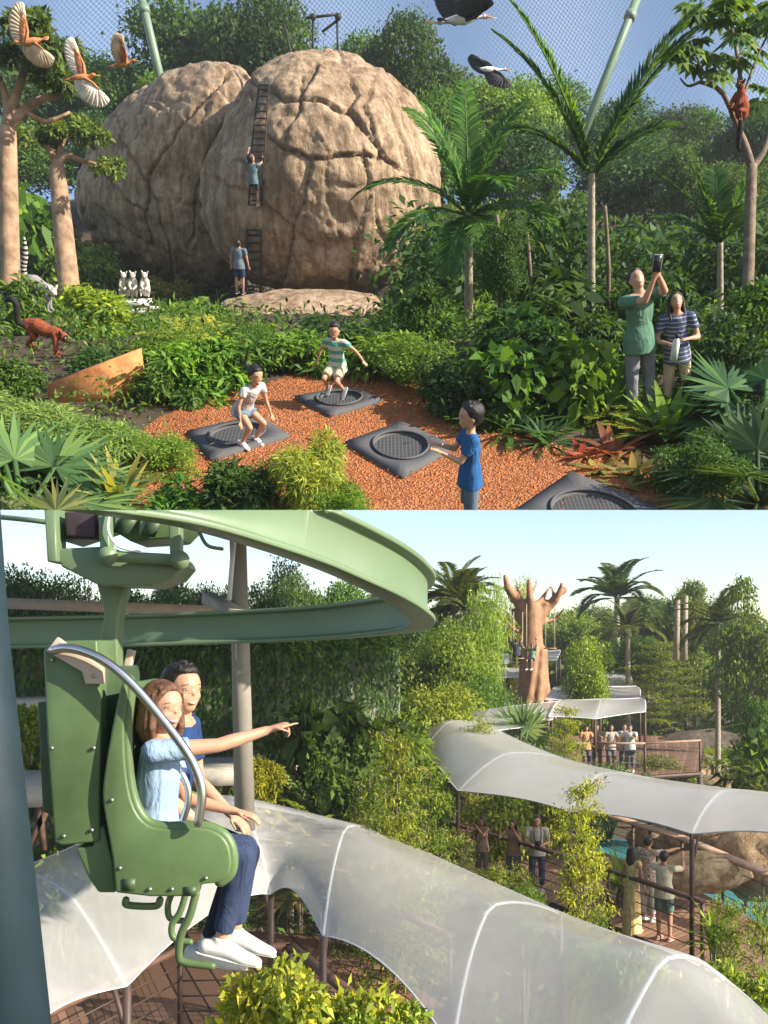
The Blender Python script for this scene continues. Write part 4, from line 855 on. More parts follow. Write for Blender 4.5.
# ---- palms
def palm(px, py, D, topy, nf, Lf, label, name='palm', color=G_MID, scope='top', **k):
    if scope == 'top': p = tg(px, py) if D is None else None
    if D is not None: q = ray(px, py)*D; p = Vector((q.x, q.y, tz(q.x, q.y)))
    H = th(p, topy); r = empty(name, p, label, 'palm', None, k.pop('rz', 0), ttilt(px)); t, c = palm_parts(k.pop('seed', 1), H, nf, Lf, **k)
    link(bpy.data.objects.new('trunk', t), r); o = link(bpy.data.objects.new('crown', c), r); o.color = (*color, 1); return r
q3 = math.pi
palm(468, 348, 13.6, 212, 12, 1.42, 'drooping feather palm right of the sunlit boulder', seed=3, tr=.06, ll=.32, lw=.036, k=60, color=(.06, .15, .035),
     azs=[(q3*.98, .75, 1.6, 1.15), (0.05, .9, 1.7, 1.0), (-1.4, .2, 1.5, .95), (-1.9, .0, 1.3, .8), (q3*.75, 1.2, 1.0, 1.15), (.6, 1.25, .9, 1.1), (1.57, 1.3, .8, 1.2), (-.6, .5, 1.6, .95), (-2.5, .4, 1.5, 1.0), (q3*.9, 1.35, .6, 1.0), (.2, .3, 1.4, .8), (-1.2, 1.1, 1.9, .9)])
palm(587, 372, 12.4, 172, 8, 2.05, 'tall palm whose fronds stand up in a V', seed=4, tr=.05, ll=.42, lw=.046, color=(.075, .15, .04), k=74,
     azs=[(q3, 1.28, .42, .98), (0, 1.12, .5, .92), (q3*.96, 1.2, .6, .9), (.08, 1.08, .6, .85), (q3*1.02, .9, .9, .55), (-.1, .8, .9, .5)])
palm(713, 372, 13, 240, 7, 1.15, 'small palm with V shaped fronds right of the couple', seed=5, tr=.045, ll=.3, lw=.03, color=(.06, .14, .05),
     azs=[(q3, 1.1, .5, 1.05), (0, 1.2, .45, 1.0), (q3*.9, .8, .9, .8), (.2, .8, .9, .8), (1.5, 1.3, .4, .8), (-1.5, 1.2, .9, .6), (q3, 1.3, .2, .9)])
for i, (px, py, tp) in enumerate(((605, 345, 205), (497, 345, 215), (527, 345, 232))):
    p = tg(px, py); H = th(p, tp); g = G(); tube(g, spline([[0, 0, 0], [.04, 0, H/2], [0, 0, H]], 8), np.linspace(.03, .02, 8)); r = g.obj('slender_tree', BARK, None, True); place(r, p, 0, ttilt(px))
    tag(r, ['thin pale bare stem just right of the V shaped palm', 'leftmost pale stem in the shade behind the drooping palm', 'short pale stem near the tall leafy clump'][i], 'tree stem')
# climbing vine on palm stem
p = tg(584, 415); plant('bigleaf', p, th(p, 332), .75, G_LIGHT, 'heart leaved climber around the foot of the V shaped palm', grp, ttilt(584), name='climbing_vine', cat='vine')
# heliconia flower
p = tg(563, 345); H = th(p, 285); r = empty('heliconia', p, 'red zigzag hanging flower spike in the dark leaves', 'flower', None, 0, ttilt(563)); REDF = mat('red_bract', (.45, .03, .03), .5)
g = G(); tube(g, [[0, 0, 0], [0, 0, H]], [.012, .01]); g.obj('stalk', PALEBARK, r); g = G()
for k in range(7):
    z = H-.0-k*.065; sd = 1 if k % 2 else -1; V, F = loft([(0, 0, z-.02), (sd*.1, 0, z), (sd*.17, 0, z+.03)], [.028, .02, .004], n=7); g.add(V, F)
g.obj('bracts', REDF, r)
# ---- lemur tree
def limb(g, pts, r0, r1, n=9, k=8): tube(g, spline(pts, n), np.linspace(r0, r1, n), n=k)
p = tg(746, 345); r = empty('big_leaf_tree', p, 'crooked tree with large lobed leaves that the red lemur sits in', 'tree'); gt = G(); gc = G()
X = lambda px, py, D=12.6: T(px, py, D)-p
D0 = pix(p)[2]; X = lambda px, py, dd=0: T(px, py, D0+dd)-p
limb(gt, [Vector((0, 0, -.05)), X(748, 280), X(750, 220), X(752, 165)], .075, .06, 14); limb(gt, [X(752, 168), X(745, 145), X(738, 128), X(722, 92), X(700, 82)], .05, .02, 12)
limb(gt, [X(752, 168), X(766, 145), X(775, 100)], .045, .03); limb(gt, [X(738, 128), X(742, 100), X(738, 60), X(728, 10)], .035, .015); limb(gt, [X(742, 100), X(756, 60), X(770, 30)], .02, .01); limb(gt, [X(722, 92), X(705, 75), X(690, 40)], .02, .01)
limb(gt, [X(700, 82), X(688, 86), X(680, 78)], .02, .008)
for i in range(46):
    px, py = random.choice([(692, 35), (705, 60), (680, 55), (730, 10), (745, 30), (760, 55), (720, 0), (700, 10), (755, 5), (765, 90), (690, 15), (735, 50), (770, 20)]); px += random.uniform(-14, 14); py += random.uniform(-12, 12)
    c = np.array(X(px, py, random.uniform(-.5, .6))); az = random.uniform(0, 6.28); k = 11; aa = np.linspace(-2.3, 2.3, k); ax = nrm([math.cos(az), math.sin(az), -.35]); S = nrm(np.cross(ax, [0, 0, 1.])); 
    Dv = np.cos(aa)[:, None]*ax+np.sin(aa)[:, None]*S; Nn = nrm(np.cross(S, ax)); leaves(gc, np.tile(c, (k, 1)), Dv, np.tile(Nn, (k, 1)), .27*(1-.25*np.abs(aa)/2.3), .11, droop=.35, fold=.15)
gt.obj('trunk', BARK, r, True); o = gc.obj('crown', LEAF, r); o.color = (.085, .15, .05, 1)
# ---- baobabs
def baobab(px, py, D, wtop, r0, label, branches, hubpx, color, crowns, rt=.8):
    q = ray(px, py)*D; p = Vector((q.x, q.y, tz(q.x, q.y))); D0 = pix(p)[2]; X = lambda a, b, dd=0: T(a, b, D0+dd)-p
    r = empty('baobab', p, label, 'tree'); gt = G(); hub = X(*hubpx); limb(gt, [Vector((0, 0, -.1)), hub*.5+Vector((0, 0, 0)), hub*.85, hub], r0, r0*rt, 12, 16)
    for b in branches: limb(gt, [hub]+[X(*v) for v in b[1:]], b[0], b[0]*.3, 10, 7)
    gt.obj('trunk', BAOBARK, r, True); gc = G(); lb = []
    for (a, b, s) in crowns:
        for j in range(7): v = X(a+random.uniform(-s, s), b+random.uniform(-s*.3, s*.3), random.uniform(-.8, .8)); lb.append([*v, s*D0/FP*.42])
    lobes(gc, lb, 5200, .13, .06, droop=.1); o = gc.obj('crown', LEAF, r); o.color = (*color, 1)
baobab(6, 300, 15.5, 0, .155, 'thick trunked baobab at the left edge with spreading bare limbs', [(.11, (14, 100), (24, 70), (20, 30)), (.09, (30, 105), (55, 95), (80, 88, .5)), (.08, (4, 90), (-10, 60)), (.07, (20, 110), (45, 122), (70, 112)), (.06, (24, 70), (45, 52), (60, 50))], (8, 128), (.07, .11, .035), [(15, 25, 26), (55, 45, 22), (50, 75, 18), (-10, 50, 26), (78, 85, 16), (30, 60, 20)])
baobab(58, 238, 21, 0, .25, 'smaller baobab with a flat crown left of the shaded boulder', [(.1, (50, 150), (35, 140), (20, 142)), (.1, (66, 155), (80, 160), (110, 168)), (.08, (60, 150), (66, 138), (80, 128))], (57, 166), (.10, .15, .035), [(35, 135, 22), (65, 128, 20), (95, 135, 18), (110, 168, 15), (20, 142, 14)], .62)
# ---- the people of the terrace
def on(px, py, dz=0): v = tg(px, py); return v+Vector((0, 0, dz))
TEE = cloth('pale_tee', (.62, .60, .58)); 
person(on(243, 445, .03), .95, 'girl in a pale tee and denim shorts landing on a trampoline with her ponytail flying', face=(.72, -.70, 0), spine=(.6, 0, 1), gaze=(1, -.1, -.05), la=((.0, .35, -1), (.45, .15, -1)), ra=((.0, -.45, -1), (.35, -.1, -1)),
    ll=((.95, .22, -.5), (-.62, .0, -1)), rl=((.95, -.12, -.5), (-.62, 0, -1)), foot=(1, 0, -.12), top=printed('flower_tee', (.46, .45, .44), (.25, .33, .40), 22, (.45, .26, .22)), sleeve=.45, bottom=cloth('denim', (.12, .20, .30)), leg=.42, shoe=cloth('pink_shoe', (.72, .55, .55)),
    ponytail=[(-.75, .0, .15), (-1.0, .05, .45), (-.95, .1, 1.05)], style='pony', male=False, kid=True, skin=SKIN2, tilt=ttilt(243))
person(on(338, 406, .15), .86, 'boy in a green striped tee jumping high above a trampoline', face=(-.35, -.94, 0), spine=(.12, -.05, 1), gaze=(1, .25, -.1), la=((-.1, .8, -.5), (.3, .8, -.6)), ra=((-.2, -.6, -.8), (-.1, -.3, -1)),
    ll=((.9, .1, -.45), (-.75, .1, -.7)), rl=((.95, -.15, -.4), (-.7, -.05, -.75)), foot=(.8, 0, -.5), top=stripes('green_stripes', (.07, .27, .23), (.45, .47, .38), 13), sleeve=.5, bottom=cloth('sand', (.50, .42, .30)), leg=.8, shoe=cloth('grey_shoe', (.10, .12, .14)), kid=True, skin=SKIN2, tilt=ttilt(338))
p = on(470, 543, .01)
person(p, 1.10, 'boy in a blue tee seen from the side, clapping at the mulch edge', face=(-1, -.12, 0), spine=(-.02, 0, 1), gaze=(1, 0, .06), la=((.55, .0, -.8), (.85, -.28, .42)), ra=((.55, -.05, -.8), (.85, .28, .42)),
    top=cloth('blue_tee', (.025, .095, .25)), sleeve=.65, bottom=cloth('slate', (.10, .14, .20)), leg=.95, shoe=cloth('grey_shoe2', (.2, .2, .22)), kid=True, skin=SKIN2, tilt=ttilt(470), voxel=.009, hands=('flat', 'flat'))
pm = tg(640, 420)
_, JM_, _, _ = person(pm, th(pm, 266), 'man in a green tee holding his phone up high', face=(.35, -.93, 0), spine=(-.02, 0, 1), gaze=(.75, -.1, .62), la=((.85, -.2, .3), (.2, -.5, .9)), ra=((.85, .3, .15), (.35, .25, 1)),
    top=cloth('green_tee', (.09, .19, .13)), sleeve=.7, bottom=cloth('grey_trouser', (.19, .20, .24)), leg=1.9, shoe=WHITE_SHOE, tilt=ttilt(643), voxel=.011, skin=SKIN2, hands=('grip', 'grip'))
hp1 = JM_[1][1].lerp(JM_[-1][1], .5); Mt = Matrix.Rotation(ttilt(643), 3, 'Y'); o_ = pm+Mt@(hp1+Vector((.0, -.05, .12))); PH = mat('phone_shell', (.30, .31, .33), .25, metal=.3)
r = empty('phone', o_, 'grey phone held up by the man in green', 'phone'); b_ = G().add(*box((0, 0, 0), (.08, .012, .15))).obj('case', PH, r); bevel(b_, .005); G().add(*box((0, -.0075, 0), (.07, .002, .135))).obj('screen', mat('black_glass', (.02, .02, .025), .1), r); G().add(*box((.02, .0085, .05), (.026, .004, .03))).obj('camera_bump', EYED, r)
pw = tg(677, 420)
_, JW, _, _ = person(pw, th(pw, 290), 'woman in a striped navy tee and beige trousers looking up, a bottle at her waist', face=(-.15, -1, 0), spine=(0, 0, 1), gaze=(.8, .12, .55), la=((.15, .3, -.95), (.8, -.65, .25)), ra=((.1, -.35, -1), (.75, .6, .05)),
    top=stripes('navy_stripes', (.05, .07, .16), (.36, .36, .40), 26, .78), sleeve=.6, bottom=cloth('beige', (.50, .38, .27)), leg=1.85, shoe=WHITE_SHOE, male=False, style='long', tilt=ttilt(676), voxel=.011, skin=SKIN2, hands=('relax', 'grip'))
bpz = pw+Matrix.Rotation(ttilt(676), 3, 'Y')@(JW[-1][1]+Vector((.03, -.09, -.02))); r = empty('bottle', bpz, 'white drinking bottle held by the woman in stripes', 'bottle'); V, F = loft([(0, 0, -.1), (0, 0, .06), (0, 0, .085), (0, 0, .1)], [.033, .033, .02, .018], n=14); G().add(V, F).obj('flask', mat('white_flask', (.62, .66, .6), .35), r, True); V, F = loft([(0, 0, .098), (0, 0, .13)], [.021]*2, n=12); G().add(V, F).obj('cap', DK, r)
pc = onrock(254, 206, .28); person(pc, 1.22, 'child in dark shorts climbing the ladder on the boulder', face=(.25, 1, 0), spine=(.05, 0, 1), gaze=(.7, -.4, .5), la=((.55, .25, .7), (.5, 0, .8)), ra=((.65, -.2, .2), (.5, .1, .7)), ll=((.75, .15, -.6), (-.3, 0, -1)), rl=((.25, -.1, -1), (-.1, 0, -1)),
    top=cloth('teal_vest', (.10, .17, .20)), sleeve=.4, bottom=cloth('black_short', (.03, .04, .06)), leg=.8, shoe=cloth('tan_shoe', (.4, .25, .18)), kid=True, voxel=.014, tilt=ttilt(254)*.5)
q = ray(240, 294)*24.6; person(q, 1.28, 'person in a grey top standing at the foot of the ladder boulder, seen from behind', face=(.2, 1, 0), gaze=(.9, 0, .3), top=cloth('grey_tee', (.14, .18, .22)), bottom=cloth('navy_short', (.03, .045, .09)), leg=.85, shoe=cloth('dark_shoe', (.08, .06, .05)), voxel=.014, tilt=ttilt(240)*.6)
# ---- animals of the terrace
FURR = mat('rust_fur', (.24, .055, .018), .9, var=.3, scale=25, bump=.8, bscale=60); FURK = mat('black_fur', (.018, .016, .015), .9, var=.4, scale=30, bump=.6, bscale=80); FURW = mat('white_fur', (.52, .49, .44), .9, var=.1, scale=20, bump=.6, bscale=60); FURG = mat('grey_fur', (.27, .25, .24), .9, var=.2, scale=25, bump=.7, bscale=60)
p = on(47, 366, .16); quadruped(p, .55, 'red and black lemur walking on the bed at the left', (1, -.3, 0), (FURR, FURK, FURK), [(-.36, 0, .45), (-.5, 0, .50), (-.52, 0, .8), (-.62, 0, .92), (-.74, .05, .82)], tilt=ttilt(45), head=(.42, 0, .40))
p = on(44, 330, .30); quadruped(p, .62, 'grey ring tailed lemur with its banded tail held upright', (.85, -.5, 0), (FURG, FURK, FURW), [(-.3, .1, .45), (-.36, .12, .7), (-.32, .12, 1.0), (-.34, .12, 1.3)], tilt=ttilt(43), rings=(FURK, FURW), name='ring_tailed_lemur')
SIF = mat('cream_stone', (.62, .60, .55), .8)
for i, (px, lb) in enumerate(((124, 'leftmost of the three white lemurs sitting upright'), (133, 'middle one of the three white lemurs sitting upright'), (145, 'rightmost of the three white lemurs sitting upright'))):
    q = ray(px, 296)*23.5; quadruped(q, .72, lb, (.1, -1, 0), (FURW, FURK, FURW), [(0, .1, .1), (.15, .2, .05), (.3, .2, .1)], sitting=True, name='white_lemur', group='three white lemurs', gz=(0, -1, -.05), tilt=ttilt(px))
st = empty('stone_steps', ray(134, 299)*23.4, 'pale stone steps beneath the three white lemurs', 'steps')
for i in range(4): V, F = loft([(-.42+i*.12, -.1*i, -.07-.15*i), (.42+i*.14, -.1*i, -.07-.15*i)], [(.2, .065)]*2, side=(0, 1, 0), n=8); G().add(V, F).obj('step', SIF, st)
# lemur in tree
p0 = T(738, 120, pix(tg(746, 345))[2]-.12); r = quadruped(p0, .50, 'red lemur clinging in the fork of the big leaf tree with its black tail hanging', (-.75, -.5, 0), (FURR, FURK, FURK), [(.02, -.05, .1), (.05, -.12, -.15), (.06, -.12, -.45), (.13, -.1, -.62)], sitting=True, name='lemur', gz=(-.8, -.6, .1))
ORB = mat('orange_feather', (.50, .20, .08), .8, var=.3, scale=14); CRM = mat('cream_feather', (.66, .45, .27), .8, var=.3, scale=10, c2=(.78, .62, .44)); BKW = mat('black_feather', (.025, .025, .03), .7); WHF = mat('white_feather', (.75, .73, .7), .7); REDH = mat('red_head', (.42, .10, .05), .6); YB = mat('yellow_bill', (.65, .40, .08), .4)
BEIGEW = mat('pale_wing', (.70, .60, .50), .8, var=.25, scale=10)
bird(T(30, 42, 11), .42, 'orange bird at the far left with one wing raised', (-.9, 0, -.15), (0, -.5, 1), [((.05, .3, 1), (-.95, 0, -.1)), ((.9, -.4, -.42), (-.5, 0, -.8))], (ORB, CRM, ORB, ORB, YB), neck=.12, group='three orange birds')
bird(T(82, 78, 11), .42, 'white winged orange bird, lowest of the three', (1, -.1, .05), (0, -.5, 1), [((-.25, .3, 1), (-.9, 0, .1)), ((.75, -.4, -.5), (-.9, 0, -.3))], (ORB, BEIGEW, ORB, ORB, YB), neck=.1, group='three orange birds')
bird(T(124, 64, 13), .40, 'smallest orange bird nearest the boulder, both wings raised together', (1, -.1, .12), (-.2, -.2, 1), [((-.25, .5, 1), (-.9, 0, .1)), ((.15, -.5, 1), (-.9, 0, .0))], (ORB, CRM, ORB, ORB, YB), neck=.12, group='three orange birds')
bird(T(462, 20, 15), .72, 'larger stork flying with one dark wing raised and a yellow bill', (1, 0, -.0), (0, -.4, 1), [((-.55, .5, .75), (-.9, 0, -.5)), ((.45, -.6, .25), (-.8, 0, .5))], (WHF, BKW, BKW, REDH, YB), neck=.25, legs=True, bill=.2, cat='stork', name='stork', group='two storks')
bird(T(491, 70, 19), .60, 'smaller stork gliding above the green dome tree', (1, 0, -.1), (0, -.5, 1), [((-.75, .5, .42), (-.8, 0, -.6)), ((.6, -.7, -.35), (-.8, 0, -.2))], (WHF, BKW, BKW, REDH, YB), neck=.22, bill=.18, cat='stork', name='stork', group='two storks')
# ================================================================== THE GARDEN BELOW, SEEN FROM THE CHAIRLIFT
SCOPE[0] = 'bottom'
GREENSOIL = mat('garden_soil', (.07, .075, .03), .95, var=.4, scale=.8, bump=.8, bscale=8, c2=(.13, .10, .06))
ground('garden_ground', -150, 150, -4, 150, 90, 90, bz, GREENSOIL)
# ---- decks
m_, t_, p_ = NT('deck_planks'); L_ = t_.links; tc_ = N(t_, 'TexCoord'); sx = N(t_, 'SeparateXYZ'); L_.new(tc_.outputs['UV'], sx.inputs[0])
a = N(t_, 'Math', operation='MULTIPLY'); L_.new(sx.outputs[0], a.inputs[0]); a.inputs[1].default_value = 6.5; f = N(t_, 'Math', operation='FRACT'); L_.new(a.outputs[0], f.inputs[0]); fl = N(t_, 'Math', operation='FLOOR'); L_.new(a.outputs[0], fl.inputs[0])
wn = N(t_, 'TexWhiteNoise', noise_dimensions='1D'); L_.new(fl.outputs[0], wn.inputs['W']); r1 = N(t_, 'ValToRGB'); e = r1.color_ramp.elements; e[0].color = (.15, .075, .045, 1); e[1].color = (.29, .16, .10, 1); L_.new(wn.outputs[0], r1.inputs[0])
lt = N(t_, 'Math', operation='GREATER_THAN'); L_.new(f.outputs[0], lt.inputs[0]); lt.inputs[1].default_value = .1; mx = N(t_, 'Mix', data_type='RGBA'); mx.inputs[6].default_value = (.02, .012, .01, 1); L_.new(lt.outputs[0], mx.inputs[0]); L_.new(r1.outputs[0], mx.inputs[7]); L_.new(mx.outputs[2], p_.inputs['Base Color']); p_.inputs['Roughness'].default_value = .75
DECK = m_
BROWN = mat('brown_steel', (.075, .045, .035), .55, var=.2); RAILW = mat('rail_wood', (.30, .20, .14), .7, var=.25, scale=6); RAILD = mat('dark_rail_wood', (.14, .075, .05), .7, var=.25, scale=6)
def deck(name, front, back, z, label, th_=.18):
    """front/back: lists of (x,y)"""
    n = len(front); V = [[*p, z] for p in front]+[[*p, z] for p in back]; F = [(i, i+1, n+i+1, n+i) for i in range(n-1)]
    me = G().add(V, F).mesh(name, DECK); uv = me.uv_layers.new(name='UVMap'); s = [0]
    for i in range(1, n): s.append(s[-1]+math.dist(front[i], front[i-1]))
    for l in me.loops: uv.data[l.index].uv = (s[l.vertex_index % n], l.vertex_index//n*3)
    r = empty(name, (0, 0, 0), label, 'walkway'); link(bpy.data.objects.new('planking', me), r)
    g = G(); g.add([[v[0], v[1], v[2]-.02] for v in V]+[[v[0], v[1], v[2]-th_] for v in V], [f[::-1] for f in F]+[tuple(i+2*n for i in f) for f in F]+[(i, i+1, 2*n+i+1, 2*n+i) for i in range(n-1)]+[(n+i, n+i+1, 3*n+i+1, 3*n+i) for i in range(n-1)])
    g.obj('edge_beam', BROWN, r)
    for lst in (front, back):
        for p in lst: zb = bz(*p); V2, F2 = box((p[0], p[1], (z-th_-.02+zb)/2), (.14, .14, z-th_-.02-zb)); G().add(V2, F2).obj('pile', BROWN, r)
    return r
def P2(px, D): return ((px-384)/FP*D, D)
def densify(L, step):
    out = [L[0]]
    for a, b in zip(L[:-1], L[1:]):
        n = max(1, int(math.dist(a, b)/step))
        for i in range(1, n+1): out.append((a[0]+(b[0]-a[0])*i/n, a[1]+(b[1]-a[1])*i/n))
    return out
def railing(path, z, label, H=1.05, top=RAILW, step=1.6, tw=.14, cables=4, name='railing'):
    P = densify(path, step); r = empty(name, (P[0][0], P[0][1], z), label, 'railing'); o = Vector((P[0][0], P[0][1], z)); zf = (lambda p: 0)
    for p in P: V, F = box((p[0]-o.x, p[1]-o.y, H/2), (.06, .06, H)); G().add(V, F).obj('post', BROWN, r)
    g = G(); gc = G()
    for a, b in zip(P[:-1], P[1:]):
        A_ = (a[0]-o.x, a[1]-o.y, H+.03); B_ = (b[0]-o.x, b[1]-o.y, H+.03); g.add(*beam(A_, B_, tw, .06))
        for k in range(cables): zz = H*(k+1)/(cables+1); V, F = loft([(A_[0], A_[1], zz), (B_[0], B_[1], zz)], [.011]*2, n=5); gc.add(V, F)
    g.obj('handrail', top, r); gc.obj('cables', BROWN, r)
    return r
f1 = [P2(-160, 9.0), P2(40, 11), P2(180, 13.5), P2(290, 13.6), P2(380, 11), P2(500, 8.2), P2(640, 6.6), P2(900, 5)]
b1 = [P2(-160, 13), P2(10, 15), P2(130, 18.5), P2(330, 18.0), P2(450, 14.4), P2(590, 11.2), P2(760, 8.6), P2(1000, 6.6)]
deck('walkway_deck', f1, b1, -5.3, 'brown plank walkway beneath the near translucent canopy')
railing([P2(-160, 9.2), P2(40, 11.2), P2(180, 13.7), P2(290, 13.8), P2(380, 11.2), P2(500, 8.4)], -5.3, 'dark railing on the near side of the plank walkway under the chairlift', top=RAILD, name='walkway_railing')
railing([P2(10, 14.8), P2(130, 18.3), P2(330, 17.8), P2(450, 14.2)], -5.3, 'railing on the far side of the near plank walkway', top=RAILD, name='walkway_railing')
f2 = [P2(400, 30), P2(440, 26), P2(520, 23.2), P2(610, 20.4), P2(700, 18.0), P2(780, 16.2), P2(880, 14.6)]
b2 = [P2(430, 36), P2(500, 32.5), P2(590, 28), P2(680, 24), P2(768, 20.2), P2(850, 18.4), P2(960, 17)]
deck('walkway_deck', f2, b2, -5.8, 'brown plank walkway with visitors beneath the second canopy')
railing([(x, y+.15) for x, y in [P2(400, 30), P2(440, 26), P2(520, 23.2), P2(610, 20.4), P2(705, 17.9)]], -5.8, 'dark front railing before the visitors on the second walkway', top=RAILD, name='walkway_railing')
railing([(x, y-.15) for x, y in [P2(500, 32.5), P2(590, 28), P2(680, 24), P2(768, 20.2), P2(850, 18.4)]], -5.8, 'pale wide topped railing between the visitors and the hippo pool', top=RAILW, tw=.3, name='walkway_railing')
# ---- canopies
def membrane_mat(name, trans=.42, tint=(.95, .955, .96)):
    m, t, p = NT(name); L = t.links; p.inputs['Base Color'].default_value = (*tint, 1); p.inputs['Roughness'].default_value = .22; p.inputs['Specular IOR Level'].default_value = .5
    tc = N(t, 'TexCoord'); nz = N(t, 'TexNoise', Scale=1.3, Detail=5.0); L.new(tc.outputs['Object'], nz.inputs['Vector']); bp = N(t, 'Bump', Strength=.2, Distance=.06); L.new(nz.outputs[0], bp.inputs['Height']); L.new(bp.outputs[0], p.inputs['Normal'])
    tl = N(t, 'BsdfTranslucent'); tl.inputs[0].default_value = (*tint, 1); tr = N(t, 'BsdfTransparent'); tr.inputs[0].default_value = (.92, .95, .98, 1)
    a = N(t, 'MixShader'); a.inputs[0].default_value = .45; L.new(p.outputs[0], a.inputs[1]); L.new(tl.outputs[0], a.inputs[2])
    dn = N(t, 'TexNoise', Scale=2.2, Detail=9.0, Roughness=.7); L.new(tc.outputs['Object'], dn.inputs['Vector']); dr = N(t, 'ValToRGB'); dr.color_ramp.elements[0].position = .36; dr.color_ramp.elements[0].color = (tint[0]*.95, tint[1]*.95, tint[2]*.94, 1); dr.color_ramp.elements[1].position = .55; dr.color_ramp.elements[1].color = (*tint, 1); L.new(dn.outputs[0], dr.inputs[0]); L.new(dr.outputs[0], p.inputs['Base Color'])
    n2 = N(t, 'TexNoise', Scale=.5, Detail=6.0); L.new(tc.outputs['Object'], n2.inputs['Vector']); mr = N(t, 'MapRange'); mr.inputs['From Min'].default_value = .35; mr.inputs['From Max'].default_value = .65; mr.inputs['To Min'].default_value = trans*.8; mr.inputs['To Max'].default_value = trans*1.15; L.new(n2.outputs[0], mr.inputs[0])
    b = N(t, 'MixShader'); L.new(mr.outputs[0], b.inputs[0]); L.new(a.outputs[0], b.inputs[1]); L.new(tr.outputs[0], b.inputs[2]); L.new(b.outputs[0], t.nodes['Material Output'].inputs[0]); return m
MEM = membrane_mat('membrane'); MEM2 = membrane_mat('membrane_far', .12, (.86, .86, .85)); RIBM = mat('rib_white', (.62, .64, .67), .4, var=.04)
def arc(a, m, b, v):
    c = 2*m-.5*(a+b); q_ = (1-v)**2*a+2*v*(1-v)*c+v*v*b; l_ = a*(1-2*v)+m*2*v if v < .5 else m*(2-2*v)+b*(2*v-1)
    return q_*.55+l_*.45
def canopy(ribs, label, zdeck, m=MEM, ns=10, nv=18, sag=.16, scal=.09, post=.045, posts=True, rib_r=.03, name='membrane_canopy'):
    ribs = [[np.array(list(p)) for p in r] for r in ribs]; r = empty(name, ribs[0][0], label, 'canopy'); o = ribs[0][0]; V = []; rows = (len(ribs)-1)*ns+1
    for i in range(rows):
        k = min(i//ns, len(ribs)-2); u = i/ns-k; A_, B_ = ribs[k], ribs[k+1]; w_ = math.sin(math.pi*u); pts = [A_[j]*(1-u)+B_[j]*u for j in range(3)]
        w3 = [Ci for Ci in (ribs[max(k-1, 0)], A_, B_, ribs[min(k+2, len(ribs)-1)])]
        sp = [.5*((2*w3[1][j])+(w3[2][j]-w3[0][j])*u+(2*w3[0][j]-5*w3[1][j]+4*w3[2][j]-w3[3][j])*u*u+(3*w3[1][j]-w3[0][j]-3*w3[2][j]+w3[3][j])*u**3) for j in range(3)]
        pts = [.35*p+.65*q for p, q in zip(pts, sp)]; pts[1] = pts[1]-np.array([0, 0, sag*w_])
        v0 = scal*w_
        for j in range(nv+1): v = v0+(1-2*v0)*j/nv; V.append(arc(pts[0], pts[1], pts[2], v)-o)
    F = [(i*(nv+1)+j, i*(nv+1)+j+1, (i+1)*(nv+1)+j+1, (i+1)*(nv+1)+j) for i in range(rows-1) for j in range(nv)]
    G().add(V, F).obj('membrane', m, r, True)
    for e_ in (0, nv):
        P = [V[i*(nv+1)+e_] for i in range(rows)]; Vv, Fv = loft(P, [rib_r*.5]*rows, n=6); G().add(Vv, Fv).obj('edge_cable', RIBM, r, True)
    for q in ribs:
        P = [arc(q[0], q[1], q[2], v)-o-np.array([0, 0, .03]) for v in np.linspace(0, 1, 14)]; Vv, Fv = loft(P, [rib_r]*14, n=7); G().add(Vv, Fv).obj('rib', RIBM, r, True)
        if posts:
            for f_ in (q[0], q[2]):
                t_ = Vector(f_-o); b_ = Vector((f_[0]-o[0], f_[1]-o[1], zdeck-o[2])); Vv, Fv = loft([b_, t_], [post*1.1, post], n=8); G().add(Vv, Fv).obj('post', BROWN, r, True)
                mid = Vector(arc(q[0], q[1], q[2], .2 if f_ is q[0] else .8)-o-np.array([0, 0, .07])); Vv, Fv = loft([b_.lerp(t_, .72), mid], [post*.6]*2, n=6); G().add(Vv, Fv).obj('strut', BROWN, r, True)
    return r
bb = lambda q: B(*q)
canopy([[bb(p) for p in r] for r in [((15, 1050, 8.4), (-20, 935, 9.8), (-70, 905, 11.5)), ((127, 986, 10.1), (70, 893, 11.8), (20, 868, 13.6)), ((271, 894, 13.8), (240, 800, 15.4), (185, 800, 17.6)),
   ((323, 936, 11.9), (345, 826, 14.6), (385, 838, 17)), ((452, 1050, 8.6), (490, 904, 11.5), (560, 912, 13.4)), ((560, 1180, 6.7), (662, 957, 8.9), (725, 980, 10.2)), ((640, 1330, 5.6), (790, 1080, 7.0), (840, 1100, 7.8))]],
   'large translucent white canopy in the foreground running from the chair to the lower right', -5.3, scal=.06, sag=.06, rib_r=.018)
canopy([[bb(p) for p in r] for r in [((395, 752, 36), (405, 716, 38), (420, 712, 41)), ((420, 757, 29.5), (447, 722, 32), (480, 722, 34)), ((458, 791, 23.5), (505, 753, 25.8), (560, 757, 28.0)), ((570, 812, 20.9), (600, 773, 23.2), (650, 778, 25.4)), ((692, 834, 18.2), (722, 790, 20.4), (775, 795, 22.6)), ((800, 838, 16.6), (830, 795, 18.8), (880, 800, 20.6)), ((900, 845, 15.6), (930, 800, 17.8), (980, 800, 19.6))]],
   'long translucent white canopy over the visitors across the middle of the garden', -5.8, m=membrane_mat('membrane_mid', .18), sag=.05, scal=.05)
canopy([[bb(p) for p in r] for r in [((548, 717, 34), (556, 702, 36.5), (562, 700, 38.5)), ((595, 719, 34), (600, 703, 36.5), (600, 699, 38.5)), ((645, 712, 35), (645, 700, 37), (640, 698, 39))]], 'front white roof of the far viewing pavilion', -4.0, m=MEM2, sag=.12, scal=.04)
